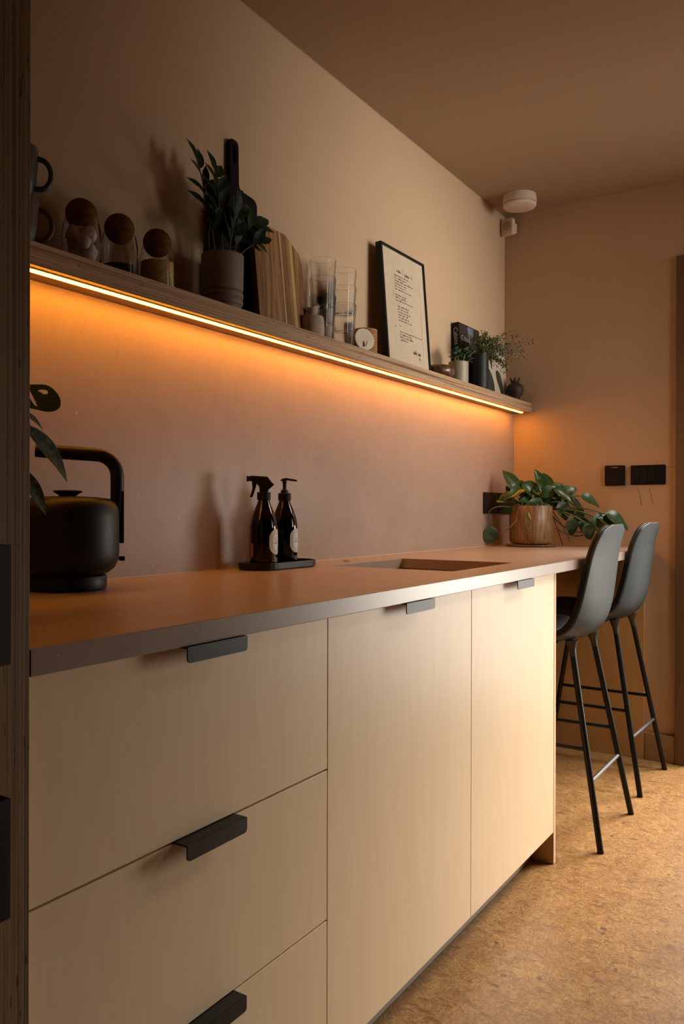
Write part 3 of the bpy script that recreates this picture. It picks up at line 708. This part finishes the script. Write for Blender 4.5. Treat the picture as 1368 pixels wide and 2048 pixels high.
# cream disc and coiled basket
dn = Vector((-.45, -.88, .14)).normalized(); dx = dn.cross(Vector((0, 0, 1))).normalized() * -1; dz = dx.cross(dn) * -1
if dz.z < 0: dz = -dz
ds = thing('stone_disc', (2.118, .532, Z), 'small round cream marble disc with a dark mark standing before the coil basket', 'ornament')
ds.matrix_world = frame3((2.120, .530, Z+.0357), dx, dz, dx.cross(dz))
flat('disc', [[(.0350*math.cos(a*PI/28), .0350*math.sin(a*PI/28)) for a in range(56)]], .010, M['marble'], None, ds, bevel=.002)
sg = 1 if (dx.cross(dz)).dot(dn) > 0 else -1
flat('dark_mark', [roundpoly([(-.009, -.024), (.001, -.024), (-.001, -.012), (-.0045, -.004), (-.008, -.012)], .003)], .0006, M['stem_dark'], Matrix.Translation((0, 0, sg*.0052)), ds)  # flat dark shape on the face of the disc
flat('dark_mark', [roundpoly([(.003, -.022), (.006, -.020), (.0075, -.010), (.0105, -.003), (.007, -.006), (.005, -.012)], .002)], .0006, M['stem_dark'], Matrix.Translation((0, 0, sg*.0052)), ds)
cb = thing('coil_basket', (2.234, .596, Z), 'small round coiled cane basket between the glasses and the picture frame', 'basket')
for k in range(11):
    pts = [((.0365)*math.cos(a*PI/18), (.0365)*math.sin(a*PI/18), .0045+k*.0086) for a in range(37)]
    MB().tube(pts, .0046, 8, cap=False).build('coil', M['rope'], cb, smooth=True)
MB().lathe([(0, .001), (.034, .001), (.034, .086), (.0335, .086), (.0335, .003), (0, .003)], 30).build('lining', M['rope'], cb, smooth=True)

# framed handwritten sheet
pf = thing('picture_frame', (2.495, .575, Z), 'thin black picture frame with a handwritten lined sheet leaning on the wall', 'picture frame')
FW, FH = .316, .417
pf.matrix_world = lean(2.495, .575, .608, FH)
b = .0085
flat('frame', [[(-FW/2, 0), (FW/2, 0), (FW/2, FH), (-FW/2, FH)], [(-FW/2+b, b), (-FW/2+b, FH-b), (FW/2-b, FH-b), (FW/2-b, b)]], .022, M['black_satin'], Matrix.Translation((0, 0, 0)), pf)
sheet = flat('sheet', [[(-FW/2+b, b), (FW/2-b, b), (FW/2-b, FH-b), (-FW/2+b, FH-b)]], .003, M['paperwhite'], Matrix.Translation((0, 0, .004)), pf)
# find which side faces the room
Tz = (pf.matrix_world.to_3x3() @ Vector((0, 0, 1)))
fs = 1 if Tz.y < 0 else -1
zi = .004 + fs*.0018
if fs < 0: sheet.data.transform(Matrix.Translation((0, 0, -.008))); zi = -.0058
PX0, PX1 = -.098, .115
rl = MB()
for k in range(30): rl.box(PX0+.004, PX1, .325-k*.0098-.0003, .325-k*.0098+.0003, zi-.0001, zi+.0001)
rl.box(PX1, PX1+.0012, .030, .345, zi-.0001, zi+.0002)
props(rl.build('ruled_lines', M['ink_faint'], pf), kind='stuff')
def scribble(x0, x1, y, h, m=M['ink'], rr=.0003, word=.017):
    mb = MB(); x = x0
    while x < x1:
        L_ = min(random.uniform(.5, 1.5)*word, x1-x); n = max(5, int(L_/.0013)); pts = []
        for i in range(n+1):
            hh = h*(random.uniform(.35, 1.0) if i % 2 else random.uniform(-.1, .15))
            if random.random() < .12: hh *= 1.6
            pts.append((x+L_*i/n, y+hh, zi+fs*.0003))
        mb.tube(pts, rr, 4); x += L_+word*.28
    mb.build('handwriting', m, pf)
scribble(-.052, -.005, .337, .013, M['ink_faint'], .0004, .045); scribble(.006, .062, .334, .013, M['ink_faint'], .0004, .05)
ends = [.03, .015, .060, .012, .0, .055, None, .005, .005, .052, None, .020, .018, .030, .008, .018, .035, None, -.045, None, .110, .03, .04, -.005]
yy = .322
for k, e in enumerate(ends):
    if e is not None: scribble(-.072+(.012 if k > 10 else 0)+(.004 if k > 17 else 0), e, yy-k*.00985, .0058)
scribble(.035, .095, .062, .012, rr=.0004, word=.03)
scribble(.075, .090, .048, .006)
scribble(-.088, -.078, .322-18.6*.0098, .005)
MB().tube([(-.082, .262, zi), (-.085, .256, zi), (-.082, .248, zi)], .0006, 4).build('handwriting', M['ink'], pf)

# mottled bowl, succulent, fern, books, vase
tb = MB().lathe([(0, 0), (.020, 0), (.034, .004), (.046, .014), (.0495, .025), (.047, .036), (.041, .044), (.037, .0465), (.033, .044), (.037, .036), (.041, .025), (.036, .014), (.02, .008), (0, .007)], 48)
o = tb.build('bowl', M['tortoise'], smooth=True); o.location = (2.722, .568, Z); o.scale = (1.22, 1.16, 1.05)
props(o, 'low rounded brown tortoiseshell bowl beside the picture frame', 'bowl')
sc = thing('succulent', (2.866, .556, Z), 'small succulent with fleshy green leaves in a cream pot', 'potted plant')
MB().lathe([(0, 0), (.033, 0), (.0375, .003), (.0385, .010), (.0385, .084), (.0365, .0855), (.0355, .084), (.0355, .073), (0, .072)], 48).build('pot', M['pot_white'], sc, smooth=True)
MB().lathe([(0, .0745), (.035, .0740)], 28).build('soil', M['soil'], sc)
sl = leaf_mesh('leaf', .036, .022, M['leaf_succ'], .5, .12); sl2 = sl
for cx_, cy_, cz_, rad in ((-.024, -.008, .108, 1.15), (.012, -.022, .120, 1.2), (.024, .008, .106, 1.0), (-.006, .010, .126, 1.0), (.036, -.026, .100, 1.0), (-.046, -.004, .100, 1.0)):
    MB().tube([(cx_*.5, cy_*.5, .073), (cx_, cy_, cz_-.006)], .003, 7).build('stem', M['stem'], sc, smooth=True)
    for k in range(9):
        a = k*2.399; el = .15 + k*.13
        put(sl, 'leaf', sc, (cx_, cy_, cz_-.008+k*.0012), (math.cos(a)*math.cos(el), math.sin(a)*math.cos(el), math.sin(el)+.15), (0, 0, 1), rad*(1-.035*k))
fn_ = thing('fern_plant', (3.047, .5475, Z), 'wispy small-leaved trailing plant in a tall black pot before the books', 'potted plant')
MB().lathe([(0, 0), (.030, 0), (.0355, .003), (.0375, .012), (.0380, .145), (.0360, .1465), (.0345, .145), (.0345, .130), (0, .129)], 48).build('pot', M['pot_black'], fn_, smooth=True)
MB().lathe([(0, .1315), (.034, .131)], 28).build('soil', M['soil'], fn_)
tw = MB(); lv = MB()
def leaflet(c, r):
    nrm = Vector((random.uniform(-1, 1), random.uniform(-1, .2), random.uniform(-1, 1))).normalized(); a_ = nrm.orthogonal().normalized(); b_ = nrm.cross(a_)
    lv.add([c + a_*r*math.cos(k*PI/3) + b_*r*math.sin(k*PI/3)*.8 for k in range(6)], [(0, 1, 2, 3, 4, 5)])
for k in range(110):
    a = random.uniform(-PI, PI); far = k < 60
    if far:
        # arching over to the right (towards the room and the end wall)
        q = random.random()
        end = Vector((random.uniform(.03, .22), random.uniform(-.08, -.01), .145 + random.uniform(-.02, .115) - .05*q))
        if k < 18: end = Vector((random.uniform(.14, .30), random.uniform(-.13, -.06), random.uniform(.15, .26)))
    else:
        end = Vector((random.uniform(-.10, .09), random.uniform(-.07, .008), .16 + random.uniform(-.025, .06)))
    st0 = Vector((random.uniform(-.02, .02), random.uniform(-.02, .02), .14)); mid = (st0+end)*.5 + Vector((0, 0, random.uniform(.02, .06)))
    pts = bez(st0, mid, end, 9); tw.tube(pts, .0006, 4)
    for i in range(3, 10):
        for _ in range(2 if k < 18 else 4):
            c = pts[i] + Vector((random.uniform(-1, 1), random.uniform(-1, 1), random.uniform(-1, 1)))*.011
            c.y = min(c.y, .012); c.x = min(c.x, .478)
            leaflet(c, random.uniform(.0022, .0045))
props(lv.build('foliage', M['leaf_fern'], fn_), kind='stuff'); props(tw.build('stems', M['stem_dark'], fn_), kind='stuff')

bk = thing('book', (3.08, .605, Z), 'dark hardback cabin book with white title leaning upright on the wall', 'book')
BW, BH, BT = .205, .272, .030
bk.matrix_world = lean(3.083, .6025, .6245, BH)
bk_z = (bk.matrix_world.to_3x3() @ Vector((0, 0, 1))); bs = 1 if bk_z.y < 0 else -1
flat('cover', [[(-BW/2, 0), (BW/2, 0), (BW/2, BH), (-BW/2, BH)]], .0022, M['book_dark'], Matrix.Translation((0, 0, bs*.0140)), bk)
flat('cover', [[(-BW/2, 0), (BW/2, 0), (BW/2, BH), (-BW/2, BH)]], .0022, M['book_dark'], Matrix.Translation((0, 0, -bs*.0140)), bk)
MB().box(-BW/2-.0018, -BW/2+.0002, 0, BH, -.0150, .0150).build('spine', M['book_dark'], bk, bevel=.0008)
MB().box(-BW/2+.0006, BW/2-.004, .003, BH-.003, -.0126, .0126).build('pages', M['book_white'], bk)
zc_ = bs*.0155
flat('cover_picture', [[(-.100, .01), (.10, .01), (.10, BH-.004), (-.100, BH-.004)]], .0004, M['book_forest'], Matrix.Translation((0, 0, zc_)), bk)
flat('cover_picture', [roundpoly([(-.020, BH-.005), (.045, BH-.005), (.030, BH-.05), (.020, BH-.13), (-.004, BH-.15), (-.012, BH-.08)], .01)], .0004, M['book_blue'], Matrix.Translation((0, 0, zc_+bs*.0004)), bk)
random.seed(5)
for xx in (-.09, -.075, .055, .07, .085, -.055):
    h_ = random.uniform(.10, .19)
    flat('cover_picture', [[(xx-.009, .03), (xx+.009, .03), (xx+.002, .03+h_), (xx-.002, .03+h_)]], .0004, M['book_dark'], Matrix.Translation((0, 0, zc_+bs*.0004)), bk)
Tt = Matrix.Translation((-.088, BH-.062, zc_+bs*.0009)) if bs > 0 else Matrix.Translation((-.088, BH-.062, zc_+bs*.0009))
text('title', 'Cabins', .031, M['book_title'], Tt, bk)
TS = frame3((-BW/2-.0021, BH-.020, 0), (0, -1, 0), (0, 0, bs), (-1, 0, 0))
text('spine_title', 'Cabins', .026, M['book_title'], TS, bk, ext=.0002)
b2 = thing('book', (3.37, .615, Z), 'pale book with dark painted leaf shapes leaning in the shelf corner', 'book')
W2, H2 = .262, .262
b2.matrix_world = lean(3.350, .606, .6265, H2)
flat('cover', [[(-W2/2, 0), (W2/2, 0), (W2/2, H2), (-W2/2, H2)]], .002, M['book_white'], Matrix.Translation((0, 0, bs*.0100)), b2)
flat('cover', [[(-W2/2, 0), (W2/2, 0), (W2/2, H2), (-W2/2, H2)]], .002, M['book_white'], Matrix.Translation((0, 0, -bs*.0100)), b2)
MB().box(-W2/2+.001, W2/2-.004, .003, H2-.003, -.0088, .0088).build('pages', M['book_white'], b2)
def cl(pts, m=M['cover_leaf']): flat('printed_leaf', [roundpoly(pts, .03, 8)], .0004, m, Matrix.Translation((0, 0, bs*.0114)), b2)
cl([(-.118, .0), (-.040, .0), (-.010, .04), (-.030, .10), (-.075, .135), (-.118, .16)])
cl([(-.075, H2-.002), (-.030, H2-.004), (-.022, .16), (-.034, .12), (-.05, .17)])
cl([(.075, .004), (.088, .006), (.085, .075), (.055, .130), (.012, .135), (.010, .10)])
cl([(-.118, H2-.004), (-.098, H2-.004), (-.098, H2-.05), (-.118, H2-.05)], mat('cover_brown', (.30, .18, .12), .6))

vs = thing('bud_vase', (3.462, .5535, Z), 'small dark pomegranate-shaped clay vase at the shelf end', 'vase')
MB().lathe([(0, 0), (.016, 0), (.020, .004), (.022, .018), (.034, .035), (.0385, .052), (.0365, .068), (.027, .079), (.016, .084), (.013, .088)], 44).build('body', M['dark_clay'], vs, smooth=True)
for k in range(6):
    a = k*PI/3+.3; T = Matrix.Rotation(a, 4, 'Z')
    MB().grid(lambda u, v, T=T: T @ Vector((.012+u*.012, (v-.5)*.016*(1.25-u*1.05)+(.0), .082+u*.026)), 5, 3).build('petal', M['dark_clay'], vs, smooth=True, solid=.003)

# ------------------------------------------------------------------ kettle
kx, ky = .990, .492
ka = math.atan2(-.62, .785)
kt = thing('kettle', (kx, ky, TOPZ+.0006), 'matt black electric kettle with a tall hooped handle on the worktop', 'kettle', rz=ka)
MB().lathe([(0, 0), (.066, 0), (.0705, .002), (.0715, .006), (.0715, .024), (.0700, .0262), (0, .0265)], 64).build('power_base', M['black_satin'], kt, smooth=True)
MB().lathe([(0.0000, 0.0268), (0.0600, 0.0268), (0.0740, 0.0306), (0.0860, 0.0402), (0.0925, 0.0542), (0.0945, 0.0703), (0.0945, 0.1370), (0.0925, 0.1542), (0.0870, 0.1649), (0.0770, 0.1709), (0.0620, 0.1730), (0.0605, 0.1719), (0.0600, 0.1735), (0.0300, 0.1752), (0.0000, 0.1757)], 72).build('body', M['black_satin'], kt, smooth=True)
MB().lathe([(0, .1755), (.015, .1755), (.0185, .179), (.0265, .1835), (.0270, .185), (.024, .1865), (0, .1875)], 40).build('lid_knob', M['black_satin'], kt, smooth=True)
hp = [(.0890, 0, .140), (.0900, 0, .172), (.0902, 0, .19), (.0900, 0, .215)] + [(.090-.040+.040*math.cos(a), 0, .215+.040*math.sin(a)) for a in [math.radians(k) for k in range(10, 91, 10)]] + [(.02, 0, .2565), (-.03, 0, .2590), (-.058, 0, .2600)]
def flatR(i): return .0125
MB().tube(hp, [.0122]+[.0128]*(len(hp)-2)+[.0118], 20).build('handle', M['black_satin'], kt, smooth=True)
MB().box(.0945, .1025, -.010, .010, .086, .186).build('handle_mount', M['black_satin'], kt, bevel=.001)
MB().box(.0935, .1045, -.006, .006, .052, .0605).build('switch', M['black_matte'], kt, bevel=.0015)
MB().tube([(-.06, .0, .006), (-.10, -.01, .006), (-.16, -.04, .005), (-.22, -.08, .005)], .0035, 8).build('power_cord', M['black_matte'], kt, smooth=True)
MB().tube([(-.088, 0, .10), (-.105, 0, .118), (-.128, 0, .148), (-.138, 0, .150)], [.017, .013, .009, .008], 16).build('spout', M['black_satin'], kt, smooth=True)

# ------------------------------------------------------------------ monstera-type plant behind the cupboard side
mo = thing('potted_plant', (.655, .30, TOPZ+.0006), 'drooping holed-leaf plant reaching out beside the kettle at the cupboard', 'potted plant')
MB().lathe([(0, 0), (.042, 0), (.050, .004), (.058, .11), (.0555, .112), (.053, .10), (0, .099)], 40).build('pot', M['pot_taupe'], mo, smooth=True)
def P_(x, y, z): return (x-.655, y-.30, z-TOPZ-.0006)
def stemto(c, b=None):
    a = Vector((0, 0, .1)); c = Vector(c); b = Vector(b) if b else (a+c)*.5+Vector((0, 0, .12))
    MB().tube(bez(a, b, c, 10), .0022, 8).build('stem', M['stem_dark'], mo, smooth=True)
# plate of the big leaf: faces the camera; u along image-right, v up
rt = Vector((.80, -.60, 0)).normalized(); upv = Vector((.10, .05, 1)).normalized(); nn = rt.cross(upv)
c0 = Vector(P_(.836, .384, 1.228))
bl = [(-.055, .018), (-.03, .024), (.0, .027), (.018, .028), (.030, .022), (.040, .010), (.0435, .0), (.043, -.010), (.036, -.0165), (.024, -.019), (.008, -.016), (-.012, -.012), (-.035, -.014), (-.055, -.010)]
h1 = [(.006, .017), (.012, .019), (.021, .018), (.0225, .012), (.016, .011)]
h2 = [(-.009, .015), (-.005, .015), (.004, -.003), (.007, -.010), (.003, -.009), (-.005, .003)]
h3 = [(-.030, .012), (-.024, .013), (-.021, .004), (-.024, -.004), (-.030, -.003)]
# shrink: the outline was read at the leaf's distance
me = flat('leaf', [roundpoly(bl, .006), roundpoly(h1, .002)[::-1], roundpoly(h2, .002)[::-1], roundpoly(h3, .002)[::-1]], .0008, M['leaf_mon'], frame3(c0, rt, upv, nn), mo)
stemto(c0 - rt*.05 + upv*.004, P_(.70, .33, 1.25))
dl = leaf_mesh('leaf', .145, .030, M['leaf_var'], .5, .35, n=12, shape='lance')
def drop(base, tip, s_=1.0, m=dl, up=(-.5, -.6, .5)):
    base = Vector(P_(*base)); tip = Vector(P_(*tip)); put(m, 'leaf', mo, base, tip-base, up, (tip-base).length/.145*s_); return base
b1 = drop((.775, .33, 1.182), (.900, .315, 1.100)); stemto(b1, P_(.72, .32, 1.23))
b2_ = drop((.775, .33, 1.200), (.838, .33, 1.182), 1.0); stemto(b2_, P_(.72, .31, 1.25))
b3 = drop((.766, .33, 1.118), (.838, .315, 1.034)); stemto(b3, P_(.72, .31, 1.20))
dl2 = leaf_mesh('leaf', .145, .080, M['leaf_mon'], .5, .2, n=10)
b4 = drop((.750, .33, 1.195), (.806, .325, 1.140), 1.0, dl2); stemto(b4, P_(.70, .32, 1.22))

# ------------------------------------------------------------------ bottles on their tray
ty = .520
tr = thing('tray', (1.676, ty, TOPZ+.0006), 'shallow black oval tray holding the two amber bottles', 'tray')
def stad(hx, hy, n=14, z=None):
    return [(hx-hy+hy*math.cos(math.radians(a)), hy*math.sin(math.radians(a))) for a in [-90+180*k/n for k in range(n+1)]] + [(-(hx-hy)-hy*math.cos(math.radians(a)), -hy*math.sin(math.radians(a))) for a in [-90+180*k/n for k in range(n+1)]]
flat('base', [stad(.124, .052)], .006, M['black'], Matrix.Translation((0, 0, .003)), tr, bevel=.001)
flat('rim', [stad(.129, .057), stad(.1235, .0515)[::-1]], .016, M['black'], Matrix.Translation((0, 0, .010)), tr, bevel=.0012)

def bottle(x, y, label, kind, grp='amber bottles on the tray'):
    t = thing('soap_bottle', (x, y, TOPZ+.0072), label, 'bottle', grp)
    r = .0350
    out = [(0, 0), (r-.004, 0), (r-.001, .002), (r, .006), (r, .098), (r*.97, .112), (r*.88, .126), (r*.72, .142), (r*.55, .156), (.0150, .168), (.0138, .172), (.0138, .184)]
    inn = [(.0122, .184), (.0122, .172), (.0134, .167), (r*.50, .155), (r*.67, .141), (r*.82, .126), (r*.90, .112), (r-.0022, .098), (r-.0022, .008), (r-.005, .004), (0, .004)]
    MB().lathe(out+inn, 56).build('glass_body', M['amber'], t, smooth=True)
    MB().lathe([(0, .005), (r-.006, .005), (r-.003, .009), (r-.003, .096), (r*.80, .120), (0, .1205)], 48).build('soap', M['amber_fill'], t, smooth=True)
    # stadium label wrapped round the glass, centred towards -Y/+X
    a0 = math.radians(-80)
    def wrap(u, z, rr): a = a0 + u/rr; return Vector((rr*math.cos(a), rr*math.sin(a), z))
    def ring(hw0, hh0, hw1, hh1, rr, m, nm, zc=.064):
        hw0, hw1, hh0, hh1 = hw0*1.12, hw1*1.12, hh0*1.18, hh1*1.18
        P = 40
        def st(hw, hh, k):
            a = 2*PI*k/P; return (hw*math.cos(a), (hh-hw)*(1 if math.sin(a) > 1e-9 else (-1 if math.sin(a) < -1e-9 else 0)) + hw*math.sin(a))
        vs_ = []; fs_ = []
        for k in range(P):
            for j in range(5):
                q = j/4; u0, v0 = st(hw0, hh0, k); u1, v1 = st(hw1, hh1, k); vs_.append(wrap(u0+(u1-u0)*q, zc+v0+(v1-v0)*q, rr))
        for k in range(P):
            for j in range(4): fs_.append((k*5+j, ((k+1) % P)*5+j, ((k+1) % P)*5+j+1, k*5+j+1))
        return MB().add(vs_, fs_).build(nm, m, t)
    ring(.0212, .0270, .0001, .0060, r+.0003, M['label_white'], 'label')
    ring(.0192, .0250, .0187, .0245, r+.0006, M['ink'], 'label_ring'); ring(.0158, .0216, .0155, .0213, r+.0006, M['ink'], 'label_ring'); ring(.0138, .0196, .0132, .0190, r+.0006, M['ink'], 'label_ring')
    DZ = .0155; mk = MB()
    def bar(u0, u1, z0, z1, rr=r+.0006):
        n = max(1, int(abs(u1-u0)/.002)); 
        for i in range(n):
            ua, ub = u0+(u1-u0)*i/n, u0+(u1-u0)*(i+1)/n
            mk.add([wrap(ua, z0+DZ, rr), wrap(ub, z0+DZ, rr), wrap(ub, z1+DZ, rr), wrap(ua, z1+DZ, rr)], [(0, 1, 2, 3)])
    for i in range(7): bar(-.0085+i*.0025, -.0085+i*.0025+.0016, .0445, .0465)
    for q in range(6): bar(-.005+q*.0007, -.0042+q*.0007, .0610-q*.0022, .0588-q*.0022)
    for q in range(4): bar(.001-q*.0004, .0026-q*.0004, .0495+q*.0015, .051+q*.0015)
    mk.build('label_emblem', M['ink'], t)
    DZ = .008; mk = MB()
    for zz, u0, u1 in ((.0150, -.011, .011), (.0122, -.006, .006), (.0088, -.010, .010), (.0060, -.005, .005)):
        u = u0
        while u < u1: bar(u, u+.0015, zz-.0006, zz+.0006, r+.0003); u += .0020
    mk.build('small_print', M['ink_white'], t)
    mk = MB()
    for i in range(14):
        z0 = .026+i*.0025; a0b = math.radians(162)
        mk.add([(Vector((( r+.0004)*math.cos(a0b+q), (r+.0004)*math.sin(a0b+q), zz_))) for q, zz_ in ((-.14, z0), (.14, z0), (.14, z0+.0015), (-.14, z0+.0015))], [(0, 1, 2, 3)])
    mk.build('barcode', M['barcode'], t)
    # closure
    MB().lathe([(0, .170), (.0170, .170), (.0172, .172), (.0172, .188), (.0160, .1895), (0, .1895)], 40, ripple=lambda k: 1+(.012 if k % 2 else 0)).build('collar', M['black_matte'], t, smooth=True)
    return t
IMR = Vector((.66, -.75, 0)).normalized()   # lengthwise direction of the spray head
b1_ = bottle(1.600, .507, 'amber glass bottle with a black trigger spray head on the tray', 'spray')
# trigger head, drawn in side view: u = towards nozzle (image left), v = up
Th = frame3((0, 0, 0), -IMR, (0, 0, 1), (-IMR).cross(Vector((0, 0, 1))))
head = roundpoly([(-.024, .206), (-.012, .196), (-.010, .189), (.011, .189), (.012, .204), (.022, .214), (.029, .217), (.0405, .217), (.0405, .229), (.030, .2315), (-.009, .229), (-.020, .214), (-.026, .210)], .003)
flat('spray_head', [head], .017, M['black_satin'], Th, b1_, bevel=.003)
flat('trigger', [roundpoly([(.020, .217), (.031, .217), (.029, .200), (.034, .182), (.036, .176), (.029, .176), (.024, .190), (.019, .206)], .003)], .011, M['black_satin'], Th, b1_, bevel=.002)
flat('nozzle', [rrect(.0395, .0435, .2165, .2305, .001)], .013, M['black_matte'], Th, b1_, bevel=.001)
b2_ = bottle(1.713, .527, 'amber glass bottle with a black pump dispenser on the tray', 'pump')
MB().lathe([(0, .1895), (.0105, .1895), (.0105, .196), (.0085, .198), (.0052, .2005), (.0048, .213), (.0060, .216), (.0060, .226), (0, .227)], 28).build('pump_stem', M['black_satin'], b2_, smooth=True)
T2 = frame3((0, 0, 0), IMR, (0, 0, 1), IMR.cross(Vector((0, 0, 1))))
flat('pump_head', [roundpoly([(-.012, .2235), (-.006, .2285), (.004, .2300), (.020, .2275), (.033, .2250), (.0335, .2205), (.024, .2215), (.008, .2235), (-.010, .2215)], .003)], .012, M['black_satin'], T2, b2_, bevel=.0018)

# ------------------------------------------------------------------ pothos in bronze pot
px_, py_ = 3.330, .430
po = thing('potted_plant', (px_, py_, TOPZ+.0006), 'trailing green pothos in a bronze-brown glazed pot at the end of the bar', 'potted plant')
MB().lathe([(0, 0), (.100, 0), (.106, .003), (.108, .008), (.104, .009), (.085, .006), (0, .006)], 56).build('saucer', M['pot_bronze'], po, smooth=True)
MB().lathe([(0, .0095), (.070, .0095), (.085, .014), (.0905, .028), (.0915, .168), (.0895, .1725), (.0855, .171), (.0855, .150), (0, .149)], 64).build('pot', M['pot_bronze'], po, smooth=True)
MB().lathe([(0, .1525), (.085, .1515)], 36).build('soil', M['soil'], po)
hl = [leaf_mesh('leaf', .115, .070, M['leaf_pothos'], c, f, shape='heart', n=10) for c, f in ((.5, .25), (.9, .15), (.25, .35))]
hb = leaf_mesh('leaf', .075, .030, M['leaf_bright'], .3, .4, n=8)
random.seed(11)
IR = Vector((.27, -.96, 0)).normalized()      # image-right as seen from the doorway side of the plant
IR = Vector((.546, -.838, 0))                  # camera right
TW = Vector((-.84, -.54, 0))                   # towards the camera
def W3(r_, u_, t_): return IR*r_ + Vector((0, 0, u_)) + TW*t_
def vine(a, b, c, r=.0028, m=None): MB().tube(bez(a, b, c, 12), r, 7).build('stem', m or M['stem'], po, smooth=True)
# (base right, up, toward) -> (tip right, up, toward), size, which
LV = [(-.060, .235, .00, -.100, .330, .0, 1.05, 0), (-.035, .275, .0, .020, .215, .03, 1.15, 2), (-.085, .225, .02, -.14, .205, .02, .7, 0), (-.06, .19, .03, -.125, .165, .03, .9, 1),
      (.02, .27, .0, .075, .225, .02, 1.0, 0), (.055, .235, .0, .035, .300, .0, .95, 2), (.075, .240, .0, .070, .305, -.02, .9, 0), (.09, .26, .0, .165, .238, .0, 1.0, 0),
      (.06, .22, .03, .12, .215, .03, .8, 2), (.10, .22, .02, .150, .185, .03, .9, 1), (.0, .21, .04, .03, .120, .06, 1.1, 1), (-.02, .19, .06, -.01, .095, .07, .95, 1),
      (-.05, .18, .06, -.065, .105, .07, .85, 1), (.11, .19, .03, .155, .135, .04, 1.0, 1), (.15, .20, .0, .235, .178, .0, .95, 0), (.16, .155, .0, .225, .125, .0, .9, 0),
      (.16, .12, .03, .185, .04, .04, .85, 1), (.215, .120, .0, .245, .055, .03, .8, 1), (.24, .10, .0, .27, .030, .02, .8, 1), (.25, .11, -.01, .34, .055, -.01, 1.0, 0),
      (.19, .16, .0, .240, .095, .0, .9, 1), (.13, .23, .0, .16, .20, .04, .7, 2), (.03, .235, .02, -.02, .20, .05, .8, 1), (-.08, .20, -.01, -.10, .26, -.01, .6, 2), (.04, .18, .05, .075, .13, .07, .7, 1)]
LV += [(.20, .215, .04, .285, .190, .05, .95, 0), (.30, .140, .06, .420, .092, .085, 1.15, 0), (.25, .13, .06, .32, .09, .06, 1.0, 1), (.22, .10, .05, .25, .03, .06, .8, 1), (.27, .12, .06, .36, .09, .07, .95, 2)]
for q in range(14):
    r_ = -.07+q*.0145; LV.append((r_, .19+.03*((q*7) % 3), .01*(q % 4), r_+.05*(1 if q % 2 else -.6), .20+.035*((q*5) % 3)-.02*(q % 2), .02+.012*(q % 4), .85, q % 3))
for (r0, u0, t0, r1, u1, t1, sz, k) in LV:
    base = W3(r0, u0, t0); tip = W3(r1, u1, t1); d = tip-base
    up = Vector((-.55, -.35, .75)) if k != 1 else Vector((-.8, -.5, .35))
    tipw = Vector((px_, py_, 0)) + tip
    put(hl[k], 'leaf', po, base, d, up, sz*.95)
    a = W3(r0*.35, .15, t0*.3) if r0 < .13 else W3(.06, .16, .0)
    vine(a, (a+base)*.5 + Vector((0, 0, .03)), base)
for (r0, u0, t0, r1, u1, t1) in ((-.03, .15, .085, .00, .105, .09), (.125, .19, .04, .13, .235, .04)):
    put(hb, 'leaf', po, W3(r0, u0, t0), W3(r1, u1, t1)-W3(r0, u0, t0), (-.8, -.5, .4), .8)
put(leaf_mesh('leaf', .05, .03, M['leaf_yellow'], .4, .2), 'leaf', po, W3(-.07, .205, .02), W3(.05, -.01, 0), (-.8, -.5, .4), 1)
for a, b, c in ((W3(.07, .165, .02), W3(.12, .12, .03), W3(.16, .02, .03)), (W3(.07, .165, .0), W3(.13, .06, .0), W3(.225, .06, .0)), (W3(.08, .16, .01), W3(.12, .05, .02), W3(.13, .005, .02)), (W3(.09, .165, .0), W3(.20, .14, .0), W3(.26, .10, .0)),
                (W3(.10, .08, .02), W3(.17, .03, .02), W3(.22, .05, .02)), (W3(-.05, .165, .05), W3(-.06, .12, .08), W3(-.125, .06, .06)), (W3(-.04, .16, .08), W3(-.05, .05, .10), W3(-.02, .085, .095))):
    vine(a, b, c, .0024, M['stem_dark'] if a[0] > 0 else M['stem'])
fl = put(leaf_mesh('leaf', .075, .072, M['leaf_pothos'], .15, .1, shape='round'), 'leaf', po, Vector((3.225-px_, .568-py_, .085)), (0.05, .05, -1), (-.6, -.8, 0), 1.0)
vine(W3(-.07, .165, .02), Vector((-.28, .12, .19)), Vector((3.225-px_, .568-py_, .085)), .0015)
